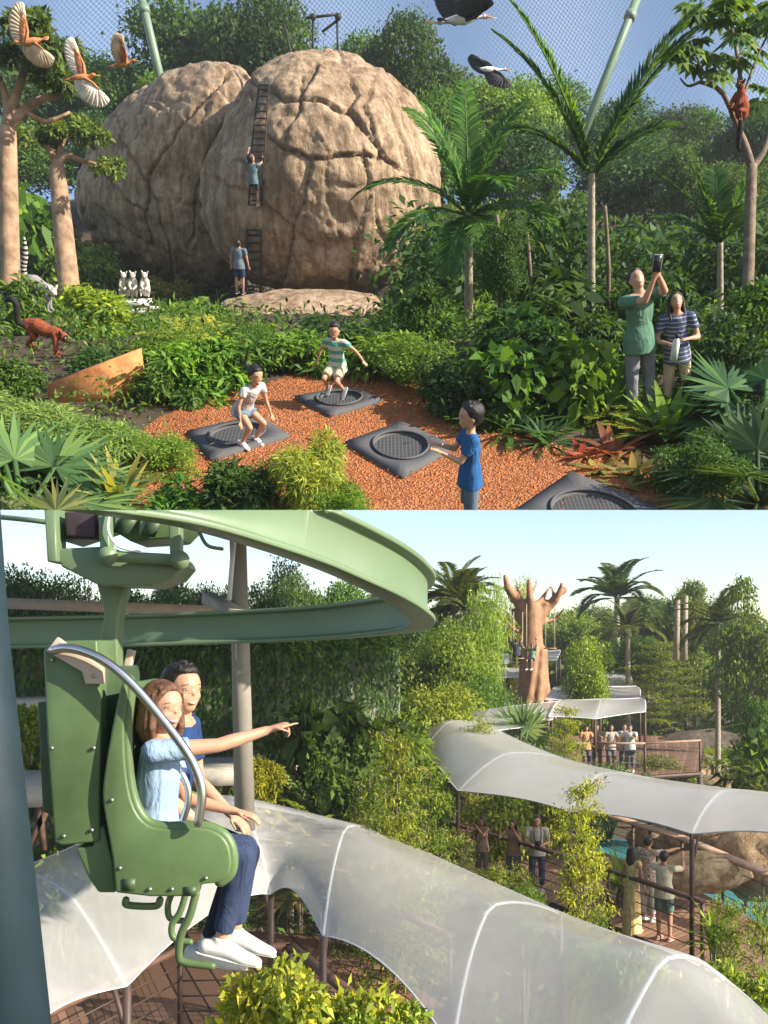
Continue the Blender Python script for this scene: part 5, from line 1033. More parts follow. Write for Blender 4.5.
canopy([[bb(p) for p in r] for r in [((545, 700, 41), (553, 688, 44), (558, 686, 47)), ((592, 702, 41), (595, 690, 44), (595, 686, 47)), ((640, 699, 42), (640, 689, 45), (636, 686, 48))]], 'rear white roof of the far viewing pavilion', -3.7, m=MEM2, sag=.12, scal=.04)
canopy([[bb(p) for p in r] for r in [((597, 688, 50), (605, 674, 53), (610, 672, 55)), ((635, 690, 50), (630, 674, 53), (626, 672, 55))]], 'small humped white roof behind the viewing pavilion', -3.4, m=MEM2, sag=.0, scal=.02)
canopy([[bb(p) for p in r] for r in [((425, 742, 33), (440, 716, 36), (450, 712, 38)), ((470, 738, 31), (488, 712, 35), (492, 708, 38)), ((520, 728, 32), (528, 708, 35.5), (532, 704, 38)), ((552, 720, 34), (556, 704, 36.5), (560, 701, 38.5))]], 'white linking roof between the long canopy and the far viewing pavilion', -4.6, m=MEM2, sag=.05, scal=.04)
canopy([[bb(p) for p in r] for r in [((478, 668, 60), (486, 657, 63), (492, 655, 66)), ((505, 664, 58), (512, 655, 61), (516, 653, 64)), ((556, 660, 58), (560, 652, 61), (560, 650, 64))]], 'distant white roof around the orange tree sculpture', -2.9, m=MEM2, sag=.05, scal=.03)
canopy([[bb(p) for p in r] for r in [((482, 678, 52), (490, 669, 54), (495, 667, 56)), ((530, 678, 52), (530, 670, 54), (530, 668, 56))]], 'low white roof left of the orange tree sculpture', -3.3, m=MEM2, sag=.05, scal=.03)
canopy([[bb(p) for p in r] for r in [((703, 690, 52), (715, 664, 55), (722, 662, 58)), ((742, 692, 52), (738, 666, 55), (733, 664, 58))]], 'white domed roof half hidden in trees at the right', -3.4, m=MEM2, sag=-.2, scal=.02)
deck('pavilion_deck', [P2(480, 36), P2(545, 34), P2(645, 34), P2(700, 35)], [P2(490, 48), P2(545, 48), P2(645, 48), P2(705, 48)], -4.6, 'timber platform of the far viewing pavilion')
railing([P2(480, 36.1), P2(545, 34.1), P2(645, 34.1), P2(700, 35.1)], -4.6, 'front railing of the far viewing pavilion', top=RAILW, name='pavilion_railing', step=1.5)
deck('tree_deck', [P2(470, 52), P2(575, 52)], [P2(470, 60), P2(575, 60)], -3.75, 'round terrace under the orange tree sculpture')
railing([P2(470, 52), P2(525, 52)], -3.75, 'railing left of the orange tree sculpture', name='terrace_railing')
# ---- pool and rocks
WATER = mat('pool_water', (.07, .27, .30), .08, var=.25, scale=1.2, bump=.35, bscale=5, spec=.6)
o = G().add([[*P2(540, 30), -6.55], [*P2(640, 23.5), -6.55], [*P2(820, 19.6), -6.55], [*P2(900, 25), -6.55], [*P2(760, 42), -6.55], [*P2(600, 41), -6.55]], [(0, 1, 2, 3, 4, 5)]).obj('pool_water', WATER); tag(o, kind='structure')
ROCK2 = rock_mat('tan_rock', (.30, .22, .14), (.44, .34, .23), (.5, .44, .38), 1.6, .8)
def rock(px, py, D, sx_, sy_, sz_, seed, label, m=ROCK2, name='rock', zoff=0):
    bm = bmesh.new(); bmesh.ops.create_icosphere(bm, subdivisions=4, radius=1)
    for v in bm.verts:
        q = v.co+Vector((seed, seed, 0)); v.co = v.co*(1+.22*noise.fractal(q*1.1, 1, 2, 4)+.10*noise.noise(q*3)); v.co = Vector((v.co.x*sx_, v.co.y*sy_, v.co.z*sz_))
    for f_ in bm.faces: f_.smooth = True
    me = bpy.data.meshes.new(name); bm.to_mesh(me); bm.free(); me.materials.append(m); o = bpy.data.objects.new(name, me); o.location = B(px, py, D); link(o); return tag(o, label, 'rock')
rock(676, 836, 27, 1.1, 1.0, .75, 1, 'tan rock just behind the post right of the pointing visitor'); rock(722, 846, 25.5, 1.3, 1.0, .75, 2, 'wide tan rock behind the pale railing'); rock(768, 862, 23, 1.2, 1.2, .9, 3, 'tan rock at the right edge behind the railing'); rock(700, 872, 21.6, 1.0, .7, .4, 4, 'low flat tan rock in the pool')
rock(640, 790, 40, 2.2, 1.5, 1.0, 5, 'tan bank rock above the middle canopy, left one'); rock(668, 778, 43, 2.2, 1.4, 1.3, 6, 'tall tan bank rock left of the hippos'); rock(715, 763, 46, 3.2, 1.4, 1.5, 7, 'dark bank rock behind the hippos', rock_mat('dark_rock', (.12, .10, .08), (.2, .17, .13), (.5, .5, .5), 1.5)); rock(720, 790, 38, 1.8, 1.2, .6, 8, 'low tan rock in front of the hippos'); rock(600, 792, 41, 2.4, 1.3, .7, 9, 'low tan bank rock beneath the hedge')
HIP = mat('hippo_skin', (.20, .16, .15), .5, var=.2, scale=4, bump=.4)
def hippo(px, py, D, ang, label, S=1.9):
    r = empty('hippo', B(px, py, D), label, 'hippo', 'two hippos by the pool', rz=ang)
    P = lambda a, b, c: Vector((a*S, b*S, c*S)); pr = [loft([P(-.5, 0, .02), P(-.2, 0, .06), P(.15, 0, .05), P(.4, 0, .02)], [.2*S, .27*S, .26*S, .19*S], n=14, cap='round'), loft([P(.4, 0, .04), P(.62, 0, .02), P(.8, 0, -.04)], [.17*S, .13*S, .15*S], n=12, cap='round')]
    for a, b in ((-.35, .16), (-.35, -.16), (.25, .15), (.25, -.15)): pr.append(loft([P(a, b, -.05), P(a+.04, b*1.1, -.3)], [.1*S, .085*S], n=9, cap='round'))
    mobj('body', solid(pr, .05*S, 2), HIP, r)
    for sd in (1, -1): G().add(*ball(P(.47, sd*.11, .19), .035*S)).obj('ear', HIP, r, True); G().add(*ball(P(.6, sd*.09, .14), .018*S)).obj('eye', EYED, r, True)
    V, F = loft([P(-.58, 0, .0), P(-.64, 0, -.14)], [.02*S, .01*S], n=6); G().add(V, F).obj('tail', HIP, r)
hippo(697, 768, 43, R(150), 'hippo lying higher on the bank, head to the left'); hippo(684, 784, 40, R(10), 'hippo lying lower at the water, beside the tan rock')
# ---- orange tree sculpture with swings
SCU = mat('sculpture_orange', (.34, .18, .10), .75, var=.3, scale=1.5, bump=.7, bscale=5)
D_ = 50; o_ = B(534, 690, D_); o_.z = -3.75; r = empty('tree_sculpture', o_, 'tall orange brown tree sculpture with bare clawing branches', 'sculpture'); g = G(); Y = lambda a, b, dd=0: B(a, b, D_+dd)-o_
pr = [loft([Vector((0, 0, -.1)), Y(534, 670), Y(532, 640), Y(532, 618), Y(532, 610)], [.78, .64, .54, .50, .42], n=14, cap='round')]
for b, r0 in (((( 528, 618), (517, 600), (508, 588), (505, 576)), .34), (((531, 615), (530, 598), (529, 580)), .30), (((538, 618), (549, 606), (556, 600), (562, 584)), .32), (((534, 606), (541, 600), (549, 588)), .2), (((556, 600), (553, 592), (551, 586)), .14), (((517, 600), (512, 602), (506, 592)), .14), (((524, 625), (516, 618), (511, 608)), .18), (((562, 590), (567, 584)), .1), (((527, 612), (520, 596), (516, 582)), .15), (((522, 632), (512, 628), (504, 616)), .13), (((504, 616), (500, 606)), .08), (((542, 622), (556, 618), (566, 606)), .14), (((558, 596), (566, 592), (570, 580)), .09), (((510, 592), (500, 586), (498, 576)), .09), (((529, 596), (535, 588), (537, 578)), .12), (((546, 604), (552, 598), (558, 592)), .12)):
    n = len(b); P = spline([Y(*q, random.uniform(-.5, .5) if i else 0) for i, q in enumerate(b)], 7); pr.append(loft(P, np.linspace(r0, r0*.35, 7), n=8, cap='round'))
for k in range(9): a = k*.7; pr.append(loft([Vector((math.cos(a)*1.1, math.sin(a)*1.1, -.1)), Vector((math.cos(a)*.7, math.sin(a)*.7, .8)), Vector((math.cos(a+.5)*.55, math.sin(a+.5)*.55, 3.3))], [.28, .2, .14], n=7, cap='round'))
mobj('trunk', solid(pr, .09, 2), SCU, r)
ROPE = mat('rope', (.35, .3, .22), .8)
for px, t0, t1, lb in ((518, 612, 658, 'rope swing left of the orange tree trunk'), (550, 606, 648, 'empty rope swing right of the orange tree trunk'), (531, 604, 662, 'rope swing ridden in front of the orange trunk')):
    o2 = B(px, t1, 48.6); r2 = empty('swing', o2, lb, 'swing')
    for sd in (-.22, .22): V, F = loft([Vector((sd, 0, 0)), B(px, t0, 48.9)-o2+Vector((sd, 0, 0))], [.025]*2, n=5); G().add(V, F).obj('rope', ROPE, r2)
    G().add(*box((0, 0, -.02), (.6, .25, .05))).obj('seat', RAILW, r2)
sitp = dict(seat=True, ll=((1, .1, -.15), (-.1, 0, -1)), rl=((1, -.1, -.15), (-.1, 0, -1)), voxel=.025)
person(B(532, 662, 48.5)+Vector((0, 0, .14)), 1.6, 'person in a green tee riding the swing by the orange trunk', face=(-.5, -.85, 0), la=((.3, .3, .8), (0, -.1, 1)), ra=((.5, -.5, .3), (.4, -.2, .6)), top=cloth('sage', (.2, .3, .2)), bottom=cloth('dk', (.03, .03, .05)), leg=.9, shoe=WHITE_SHOE, **sitp)
person(B(516, 657, 48.5)+Vector((0, 0, .14)), 1.6, 'person in dark clothes on the left swing', face=(.3, 1, 0), la=((.3, .3, .8), (0, -.1, 1)), ra=((.3, -.3, .8), (0, .1, 1)), top=cloth('dark_top', (.04, .05, .09)), bottom=cloth('dk2', (.03, .03, .05)), leg=1.8, shoe=cloth('bk', (.02, .02, .02)), **sitp)
# ---- green wall and grey beams behind the chair
gw0, gw1 = B(110, 760, 26), B(430, 760, 30); n_ = 60; g = G(); WALLM = mat('wall_concrete', (.16, .15, .13), .9)
r = empty('green_wall', gw0, 'long wall overgrown with hanging vines behind the couple', 'wall'); ztop = .2
for a, b in ((B(-60, 700, 24), B(130, 700, 26)), (B(130, 700, 26), B(290, 700, 27.5)), (B(290, 700, 27.5), B(400, 700, 32))):
    a0 = Vector((a.x, a.y, -7.3))-gw0; b0 = Vector((b.x, b.y, -7.3))-gw0; zt = -.25; V, F = prism([a0, b0, Vector((b0.x, b0.y, zt-gw0.z)), Vector((a0.x, a0.y, zt-gw0.z))], (0, .35, 0), (0, 0, 0)); g.add(V, F)
g.obj('wall', WALLM, r)
rng = np.random.default_rng(77); g = G(); xs = [(B(-60, 0, 24), B(130, 0, 26)), (B(130, 0, 26), B(290, 0, 27.5)), (B(290, 0, 27.5), B(400, 0, 32))]
for a, b in xs:
    k = 8000; t = rng.random(k); zz = -.2-7*rng.random(k)**1.1; st = np.floor(t*38); off = .12+.22*np.abs(np.sin(st*2.3))+.12*rng.random(k); keep = rng.random(k) < (.5+.5*np.sin(st*1.7)**2)
    C = np.stack([a.x+(b.x-a.x)*t, a.y+(b.y-a.y)*t-off, zz], 1)[keep]-np.array(gw0); k = len(C); D = rnd(k)*.5+np.array([0, -.35, -.9]); leaves(g, C, D, rnd(k)*.5+np.array([0, -1, .4]), rng.uniform(.09, .22, k), rng.uniform(.05, .1, k), droop=.1)
    k = 2600; t = rng.random(k); C = np.stack([a.x+(b.x-a.x)*t, a.y+(b.y-a.y)*t-.1+rng.normal(size=k)*.25, -.25+rng.random(k)*.6], 1)-np.array(gw0); leaves(g, C, rnd(k)+np.array([0, 0, .5]), rnd(k), rng.uniform(.15, .35, k), .1, droop=.2)
o = g.obj('vines', LEAF, r); o.color = (.075, .15, .04, 1)
GREYB = mat('grey_timber', (.33, .28, .25), .75, var=.1)
def simple(name, V, F, m, label, cat, smooth=False): o = G().add(V, F).obj(name, m, None, smooth); return tag(o, label, cat)
simple('beam', *beam(B(-30, 602, 12), B(214, 611, 12.6), .12, .13), GREYB, 'long grey beam running level behind the chairlift hanger', 'beam')
simple('beam', *beam(B(208, 598, 9.3), B(240, 616, 8.6), .12, .10), GREYB, 'short grey bracket beam on the tall grey pole', 'beam')
simple('cable', *loft([B(234, 540, 8.8), B(229, 600, 8.8)], [.022]*2, n=6), RIBM, 'thin pale cable above the bracket of the grey pole', 'cable')
def platform(pts, zt, thk, label, name='concrete_walkway'):
    V, F = prism([Vector((p[0], p[1], zt)) for p in pts], (0, 0, 0), (0, 0, -thk)); return simple(name, V, F, mat('pale_concrete', (.47, .43, .37), .8, var=.12, scale=2), label, 'walkway')
platform([P2(150, 20), P2(235, 20.5), P2(305, 21.5), P2(310, 24), P2(240, 23), P2(150, 22.5)], -2.68, .3, 'pale raised path behind the couple, curving past the grey pole')
platform([P2(-20, 17), P2(60, 17.5), P2(60, 20), P2(-20, 20)], -2.6, .3, 'pale slab between the dark pole and the chair back')
platform([P2(-20, 22), P2(60, 22), P2(60, 24), P2(-20, 24)], -1.35, .3, 'narrow upper slab left of the chair back')
for a, b, lb in (((255, 787), (300, 775), 'dark strut beneath the pale raised path'), ((222, 800), (232, 776), 'second dark strut beneath the pale raised path'), ((22, 860), (52, 800), 'rust brown strut under the pale slab'), ((38, 800), (44, 850), 'rust brown post under the pale slab')):
    simple('strut', *beam(B(*a, 21), B(*b, 21), .12, .12), RAILD, lb, 'strut')
# ---- vegetation
gb = 'trees on the garden skyline'
BT = [('broad', 25, 40, 552, 120, G_DARK, 'dark tree left of the chairlift hanger'), ('broad', 75, 44, 575, 110, G_MID, 'tree seen between hanger and left edge'), ('broad', 120, 48, 583, 110, G_MID, 'tree behind the long grey beam'), ('broad', 172, 46, 578, 100, G_MID, 'tree between the hanger and the tall grey pole'), ('broad', 215, 52, 574, 90, G_DARK, 'dark tree just left of the tall grey pole'),
 ('broad', 282, 46, 560, 95, G_BLUE, 'round dark tree inside the loop of the green rail, left'), ('broad', 335, 50, 572, 110, G_MID, 'round tree inside the loop of the green rail, right'), ('broad', 385, 58, 588, 100, G_DARK, 'tree behind the tip of the green rail'), ('broad', 425, 62, 600, 100, G_MID, 'tree right of the tip of the green rail'),
 ('bamboo', 490, 44, 560, 85, (.17, .24, .05), 'tall yellow green bamboo grove left of the sculpture'), ('bamboo', 520, 56, 566, 60, (.20, .26, .06), 'bamboo grove right behind the sculpture'), ('broad', 455, 40, 622, 110, G_LIGHT, 'bright rounded tree below the skyline palms'), ('broad', 570, 66, 606, 90, G_LIGHT, 'pale tree right of the sculpture'),
 ('broad', 595, 72, 604, 90, G_MID, 'mid green tree on the skyline beside the tall palm'), ('broad', 648, 66, 588, 90, G_DARK, 'dark tree right of the tall skyline palm'), ('tall', 686, 52, 566, 95, G_MID, 'highest tree on the skyline right of the centre'), ('broad', 700, 62, 598, 100, G_DARK, 'dark tree below the highest skyline tree'),
 ('airy', 752, 40, 556, 120, G_MID, 'open tall tree at the right edge'), ('broad', 735, 56, 610, 90, G_BLUE, 'blue green tree behind the edge tree'), ('broad', 590, 42, 638, 75, G_LIGHT, 'bright round tree right of the sculpture deck'), ('broad', 640, 55, 630, 100, G_MID, 'tree behind the humped white roof'),
 ('tier', 660, 50, 640, 90, G_LIGHT, 'bright feathery tree beside the far viewing pavilion'), ('tier', 694, 54, 648, 70, G_YEL, 'yellow green feathery tree right of the pavilion'), ('broad', 735, 50, 662, 80, G_MID, 'green tree right of the hippo bank'), ('broad', 765, 30, 690, 80, G_DARK, 'dark leafy tree at the right edge above the canopy'),
 ('broad', 395, 40, 650, 110, G_MID, 'tree right of the vine wall'), ('broad', 440, 34, 672, 120, G_LIGHT, 'wide tree above the middle canopy'), ('broad', 480, 38, 672, 90, G_MID, 'tree left of the fan palm'), ('broad', 340, 32, 660, 90, G_MID, 'tree under the far arm of the rail'), ('broad', 20, 30, 640, 90, G_LIGHT, 'leafy tree between the dark pole and chair back')]
for k_, px, D, top, wp, c_, lb in BT: bplant(k_, px, D, top, wp*1.2, c_, lb, gb)
gb = 'planting of the lower garden'
BS = [('tier', 398, 15.5, 735, 95, G_LIGHT, 'feathery light tree left of the middle walkway'), ('tier', 430, 17.5, 760, 80, G_LIGHT, 'feathery tree beside the left post of the middle canopy'), ('tier', 370, 17, 760, 80, G_MID, 'feathery tree right of the large fan leaves'), ('tier', 582, 15.2, 782, 82, G_YEL, 'tall feathery tree in front of the middle canopy'),
 ('tier', 728, 12.6, 890, 66, G_LIGHT, 'bright feathery tree right of the visitor in white'), ('tier', 764, 12.2, 876, 60, G_LIGHT, 'bright feathery tree at the right edge'), ('tier', 600, 14.6, 912, 40, G_MID, 'thin low feathery tree left of the visitors by the railing'), ('tier', 566, 31, 702, 55, G_YEL, 'feathery tree left of the far pavilion'), ('tier', 480, 30, 712, 60, G_LIGHT, 'feathery tree behind the left end of the middle canopy'),
 ('finebush', 525, 16.5, 872, 60, G_MID, 'dark round bush below the visitor with the camera'), ('tier', 462, 20.5, 838, 60, G_MID, 'low feathery tree before the bare shouldered woman'), ('finebush', 498, 20.5, 852, 60, G_LIGHT, 'bush before the woman in the brown top'), ('finebush', 572, 15, 905, 60, G_LIGHT, 'bush at the foot of the tall feathery tree'), ('finebush', 612, 13, 932, 70, G_LIGHT, 'hedge bush above the foreground canopy, left'), ('bush', 655, 12, 950, 70, G_LIGHT, 'hedge bush below the visitor in white'), ('finebush', 700, 11.5, 955, 70, G_MID, 'hedge bush at the foot of the bright trees'), ('bush', 755, 10.5, 950, 100, G_LIGHT, 'hedge bush in the lower right corner'), ('bush', 745, 9.8, 985, 80, G_MID, 'lowest shrub in the right corner'),
 ('bush', 262, 7.0, 960, 120, G_YEL, 'bright shrub top poking up beneath the white shoes'), ('bush', 330, 6.8, 952, 120, (.17, .24, .045), 'bright yellow green shrub in the front centre'), ('bush', 385, 6.6, 985, 90, G_LIGHT, 'right end of the bright front shrubs'), ('lancebush', 68, 15.5, 840, 80, G_LIGHT, 'broad shrub between the dark pole and the chair'), ('lancebush', 95, 16, 836, 90, G_MID, 'shrub below the chair back'),
 ('bigleaf', 320, 22, 700, 90, G_DARK, 'large dark leaves right of the tall grey pole'), ('bush', 300, 22, 690, 90, G_MID, 'shrub before the vine wall'), ('shoot', 355, 22, 690, 70, G_MID, 'leafy clump in front of the vine wall'), ('bush', 260, 19.5, 752, 45, G_YEL, 'small bright shrub by the foot of the grey pole'), ('lancebush', 380, 24, 692, 80, G_DARK, 'dark shrub before the middle trees'), ('bush', 345, 20, 735, 80, G_DARK, 'dark shrub behind the fan leaves'), ('lancebush', 410, 26, 700, 80, G_MID, 'shrub left of the pale roofs'),
 ('cycad', 322, 20, 735, 80, (.13, .20, .09), 'pale spreading cycad right of the pointing hand'), ('fan', 335, 19, 770, 90, (.15, .20, .12), 'grey green fan leaves beside the foreground canopy'), ('bush', 290, 21, 770, 70, G_DARK, 'dark shrub left of the fan leaves'), ('finebush', 560, 33, 752, 90, G_MID, 'dark hedge below the far pavilion, left'), ('finebush', 610, 33, 756, 90, G_BLUE, 'dark hedge below the far pavilion, middle'), ('finebush', 655, 36, 748, 80, G_MID, 'dark hedge above the hippo bank'), ('finebush', 705, 44, 742, 90, G_LIGHT, 'light hedge behind the hippos'),
 ('fan', 516, 33, 686, 58, (.10, .15, .08), 'round fan palm left of the far pavilion'), ('cycad', 700, 49, 700, 90, (.12, .18, .07), 'arching palm leaves right of the far pavilion'), ('shoot', 745, 24, 745, 60, G_DARK, 'dark broad leaves above the right end of the middle canopy'), ('bigleaf', 762, 26, 730, 50, G_MID, 'glossy leaves at the right edge over the canopy'), ('strap', 620, 22, 815, 50, G_LIGHT, 'tuft of leaves at the pool edge behind the railing'), ('strap', 715, 17.5, 868, 50, G_LIGHT, 'spiky tuft by the right post of the railing'),
 ('bush', 500, 27, 770, 60, G_LIGHT, 'shrub seen under the middle canopy, left'), ('bush', 545, 27, 785, 50, G_LIGHT, 'shrub seen under the middle canopy, right'), ('bush', 760, 50, 640, 80, G_MID, 'shrub behind the edge tree'), ('bush', 20, 21, 690, 70, G_LIGHT, 'shrub by the upper slab at the left')]
for k_, px, D, top, wp, c_, lb in BS: bplant(k_, px, D, top, wp*1.2, c_, lb, gb)
def bskip(x, y):
    px = 384+FP*x/y
    if y < 19 and inpoly(x, y, f1+b1[::-1]): return True
    if inpoly(x, y, f2+b2[::-1]): return True
    return 20 < y < 42 and 560 < px < 900
tufts('ground_cover', 1100, bz, (-30, 30), (6, 60), bskip, G_MID, 'mixed ground cover of the lower garden', ls=.24, per=50, hh=.9, seed=21)
tufts('ground_cover', 700, bz, (-30, 30), (6, 45), bskip, G_LIGHT, 'brighter leafy ground cover of the lower garden', ls=.22, per=50, hh=1.1, asp=.3, seed=22)
def bpalm(px, D, top, nf, Lf, label, seed, color, **k):
    x = (px-384)/FP*D; z = bz(x, D); H = (640-top)/FP*D-z; r = empty('palm', (x, D, z), label, 'palm'); t, c = palm_parts(seed, H, nf, Lf, **k); link(bpy.data.objects.new('trunk', t), r); o = link(bpy.data.objects.new('crown', c), r); o.color = (*color, 1)
pc_ = (.10, .13, .05)
bpalm(455, 50, 596, 20, 2.6, 'palm on the skyline just right of the rail tip', 31, pc_, ll=.7, lw=.09, tr=.18); bpalm(440, 54, 604, 18, 2.6, 'palm leaning behind the skyline palm', 32, pc_, ll=.7, lw=.09, tr=.18, lean=1)
bpalm(617, 58, 598, 24, 3.0, 'tall palm on the skyline right of the sculpture', 33, (.06, .10, .04), ll=.8, lw=.10, tr=.2); bpalm(628, 50, 628, 18, 2.0, 'lower palm in front of the tall skyline palm', 34, pc_, ll=.6, lw=.08, tr=.15); bpalm(718, 42, 622, 18, 2.0, 'slim palm near the white domed roof', 35, pc_, ll=.6, lw=.07, tr=.12); bpalm(470, 47, 612, 16, 2.2, 'palm at the foot of the bamboo grove', 36, pc_, ll=.6, lw=.08, tr=.15)
for px, tp in ((676, 600), (684, 596)): simple('slender_tree', *loft([B(px, 660, 45), B(px+2, tp, 45)], [.16, .1], n=7), PALEBARK, 'left pale bare trunk on the skyline' if px == 676 else 'right pale bare trunk on the skyline', 'tree trunk', True)
# far wooded ridge as one mass
rng = np.random.default_rng(99); g = G()
for i in range(230):
    x = rng.uniform(-75, 75); y = rng.uniform(72, 120); z = bz(x, y); h = rng.uniform(2.0, 4.2)+(y-72)*.02; lobes(g, [[x+rng.normal()*1.5, y, z+h*rng.uniform(.3, .9), rng.uniform(1.2, 2.2)] for _ in range(5)], 420, .75, .4)
o = g.obj('distant_wood', LEAF); o.color = (.06, .11, .04, 1); tag(o, 'wooded ridge closing off the garden in the distance', 'wood', kind='stuff')
# ---- visitors
v = dict(voxel=.016)
def vis(px, D, label, H=1.68, **k): x, y = P2(px, D); return person((x, y, -5.79), H, label, **{**v, **k})
vis(632, 19.9, 'woman in a long yellow dress with her back half turned', face=(.75, .6, 0), top=printed('yellow_dress', (.62, .42, .16), (.70, .55, .30), 14), dress=.62, sleeve=.2, male=False, style='long', shoe=cloth('sandal', (.3, .2, .12)))
vis(648, 20.6, 'man in a patterned shirt pointing across the pool', 1.76, face=(.7, .7, 0), ra=((.95, -.35, .05), (1, -.1, .05)), hands=('relax', 'point'), top=printed('pattern_shirt', (.30, .22, .16), (.55, .5, .42), 16, (.1, .12, .15)), bottom=cloth('lt', (.45, .45, .44)), leg=1.8, shoe=WHITE_SHOE)
vis(664, 19.3, 'man in a cream tee and green shorts photographing the pool', 1.72, face=(.55, .8, 0), la=((.7, .1, -.1), (.5, -.3, .8)), ra=((.7, -.2, -.1), (.45, .2, .8)), hands=('grip', 'grip'), top=cloth('cream_tee', (.62, .55, .42)), sleeve=.7, bottom=cloth('gshort', (.10, .19, .15)), leg=.85, shoe=cloth('ts', (.4, .2, .15)))
vis(483, 23.8, 'bare shouldered woman at the left with a raised camera', 1.6, face=(-.7, -.5, 0), la=((.6, .3, -.3), (.5, -.3, .8)), ra=((.6, -.3, -.3), (.5, .3, .8)), hands=('grip', 'grip'), top=cloth('tan_top', (.45, .28, .2)), sleeve=0, bottom=cloth('tb', (.2, .15, .12)), leg=1.8, shoe=WHITE_SHOE, male=False, style='long')
vis(513, 23.3, 'woman in a brown top between two visitors, hands at her face', 1.62, face=(-.5, -.8, 0), la=((.6, .3, -.4), (.4, -.3, .8)), ra=((.6, -.3, -.4), (.4, .3, .8)), top=cloth('brown_top', (.30, .17, .12)), sleeve=0, bottom=cloth('tb2', (.1, .1, .13)), leg=1.8, shoe=WHITE_SHOE, male=False, style='long')
_, J_, hc_, _ = vis(537, 23.0, 'man in a grey tee with a camera hanging at his chest', 1.76, face=(-.15, -1, 0), la=((.2, .2, -1), (.9, -.5, .0)), ra=((.2, -.2, -1), (.9, .5, .0)), top=cloth('grey_tee2', (.42, .40, .37)), sleeve=.6, bottom=cloth('nv', (.05, .06, .1)), leg=1.8, shoe=WHITE_SHOE)
x_, y_ = P2(537, 23.0); r = empty('camera_on_strap', (x_-.02, y_-.26, -4.62), 'black camera hanging on the chest of the man in grey', 'camera'); bevel(G().add(*box((0, 0, 0), (.15, .07, .1))).obj('camera_body', EYED, r), .01); V, F = loft([(0, -.03, 0), (0, -.1, 0)], [.035, .035], n=12); G().add(V, F).obj('lens', EYED, r)
V, F = loft([(-.07, .02, .05), (-.09, .1, .3), (-.05, .2, .42)], [.012]*3, n=6); g = G().add(V, F); V, F = loft([(.07, .02, .05), (.09, .1, .3), (.05, .2, .42)], [.012]*3, n=6); g.add(V, F).obj('strap', EYED, r)
for i, (px, c_, lb, st_) in enumerate(((586, (.55, .30, .16), 'leftmost visitor in orange at the far pavilion', 'long'), (597, (.30, .20, .16), 'visitor in brown behind the pavilion railing', 'long'), (611, (.42, .36, .33), 'woman in a pale top in the middle of the far pavilion', 'long'), (624, (.42, .46, .50), 'visitor in a grey blue shirt at the far pavilion', 'short'), (630, (.55, .56, .58), 'rightmost visitor leaning at the far pavilion', 'short'))):
    x, y = P2(px, 34.7+.3*(i % 2)); person((x, y, -4.59), 1.66, lb, face=(random.uniform(-.5, .5), -1, 0), la=((.6, .2, -.6), (.7, -.2, .3)), top=cloth('pav%d' % i, c_), bottom=cloth('pvb%d' % i, (.12, .13, .17)), leg=1.8, shoe=WHITE_SHOE, male=i > 2, style=st_, voxel=.022)
# ---- chairlift
LIFT = mat('lift_green', (.088, .140, .055), .42, var=.2, scale=2.5, bump=.06, bscale=60, spec=.45); LIFTD = mat('lift_dark_green', (.045, .075, .035), .5, var=.1); RAILG = mat('rail_green', (.125, .185, .10), .42, var=.07, scale=1.5, spec=.45)
TAN = mat('tan_plate', (.46, .37, .29), .6, var=.08); CHROME = mat('brushed_steel', (.58, .58, .58), .28, metal=1, var=.06)
rc = [(-60, 455, 3.5), (40, 470, 3.75), (120, 482, 3.9), (190, 494, 4.05), (260, 515, 4.3), (331, 541, 4.6), (385, 567, 4.85), (413, 586, 5.15), (423, 600, 5.6), (412, 610, 6.3), (380, 616.5, 7.0), (300, 624, 7.7), (150, 630, 8.2), (0, 633, 8.4), (-90, 634, 8.5)]
P = spline([list(B(*q)) for q in rc], 120); g = G(); sec = [(-.07, -.15), (.07, -.15), (.07, -.12), (.025, -.105), (.025, .105), (.07, .12), (.07, .15), (-.07, .15), (-.07, .12), (-.025, .105), (-.025, -.105), (-.07, -.12)]
Tn = nrm(np.gradient(P, axis=0)); V = []
for p, t in zip(P, Tn):
    s = nrm(np.cross(t, [0, 0, 1.])); u = np.cross(s, t)
    for a, b in sec: V.append(p+s*a+u*b*.88)
k = len(sec); F = [(i*k+j, i*k+(j+1) % k, (i+1)*k+(j+1) % k, (i+1)*k+j) for i in range(len(P)-1) for j in range(k)]; g.add(V, F)
o = g.obj('lift_rail', RAILG); tag(o, 'sage green curved monorail beam that loops behind the chair', 'rail'); bm = bmesh.new(); bm.from_mesh(o.data); bmesh.ops.recalc_face_normals(bm, faces=bm.faces); bm.to_mesh(o.data); bm.free(); bevel(o, .006)
simple('lift_pole', *loft([B(237, 500, 9.2), B(245, 830, 9.2)], [.075, .095], n=20), mat('pole_grey', (.25, .23, .20), .5, var=.06), 'tall grey pole standing behind the rail loop', 'pole', True)
simple('lift_pole', *loft([B(-36, 470, 2.7), B(-27, 640, 2.55), B(13, 1100, 2.1)], [.085, .088, .092], n=28), mat('pole_blue', (.014, .028, .036), .6, var=.12, spec=.2), 'dark blue green pole rising along the left edge', 'pole', True)
ch = empty('lift_chair', B(140, 880, 4.5), 'green two seat lift chair carrying the smiling couple', 'lift chair'); o0 = B(140, 880, 4.5)
def plate(name, poly, D0_, D1_, m=LIFT, bev=.012, parent=None):
    Dm = D0_; a = [B(x, y, Dm)-o0 for x, y in poly]; V, F = prism(a, (0, 0, 0), (0, D1_-D0_, 0)); o = G().add(V, F).obj(name, m, parent or ch)
    bm = bmesh.new(); bm.from_mesh(o.data); bmesh.ops.recalc_face_normals(bm, faces=bm.faces); bm.to_mesh(o.data); bm.free()
    if bev: bevel(o, bev, 3)
    return o
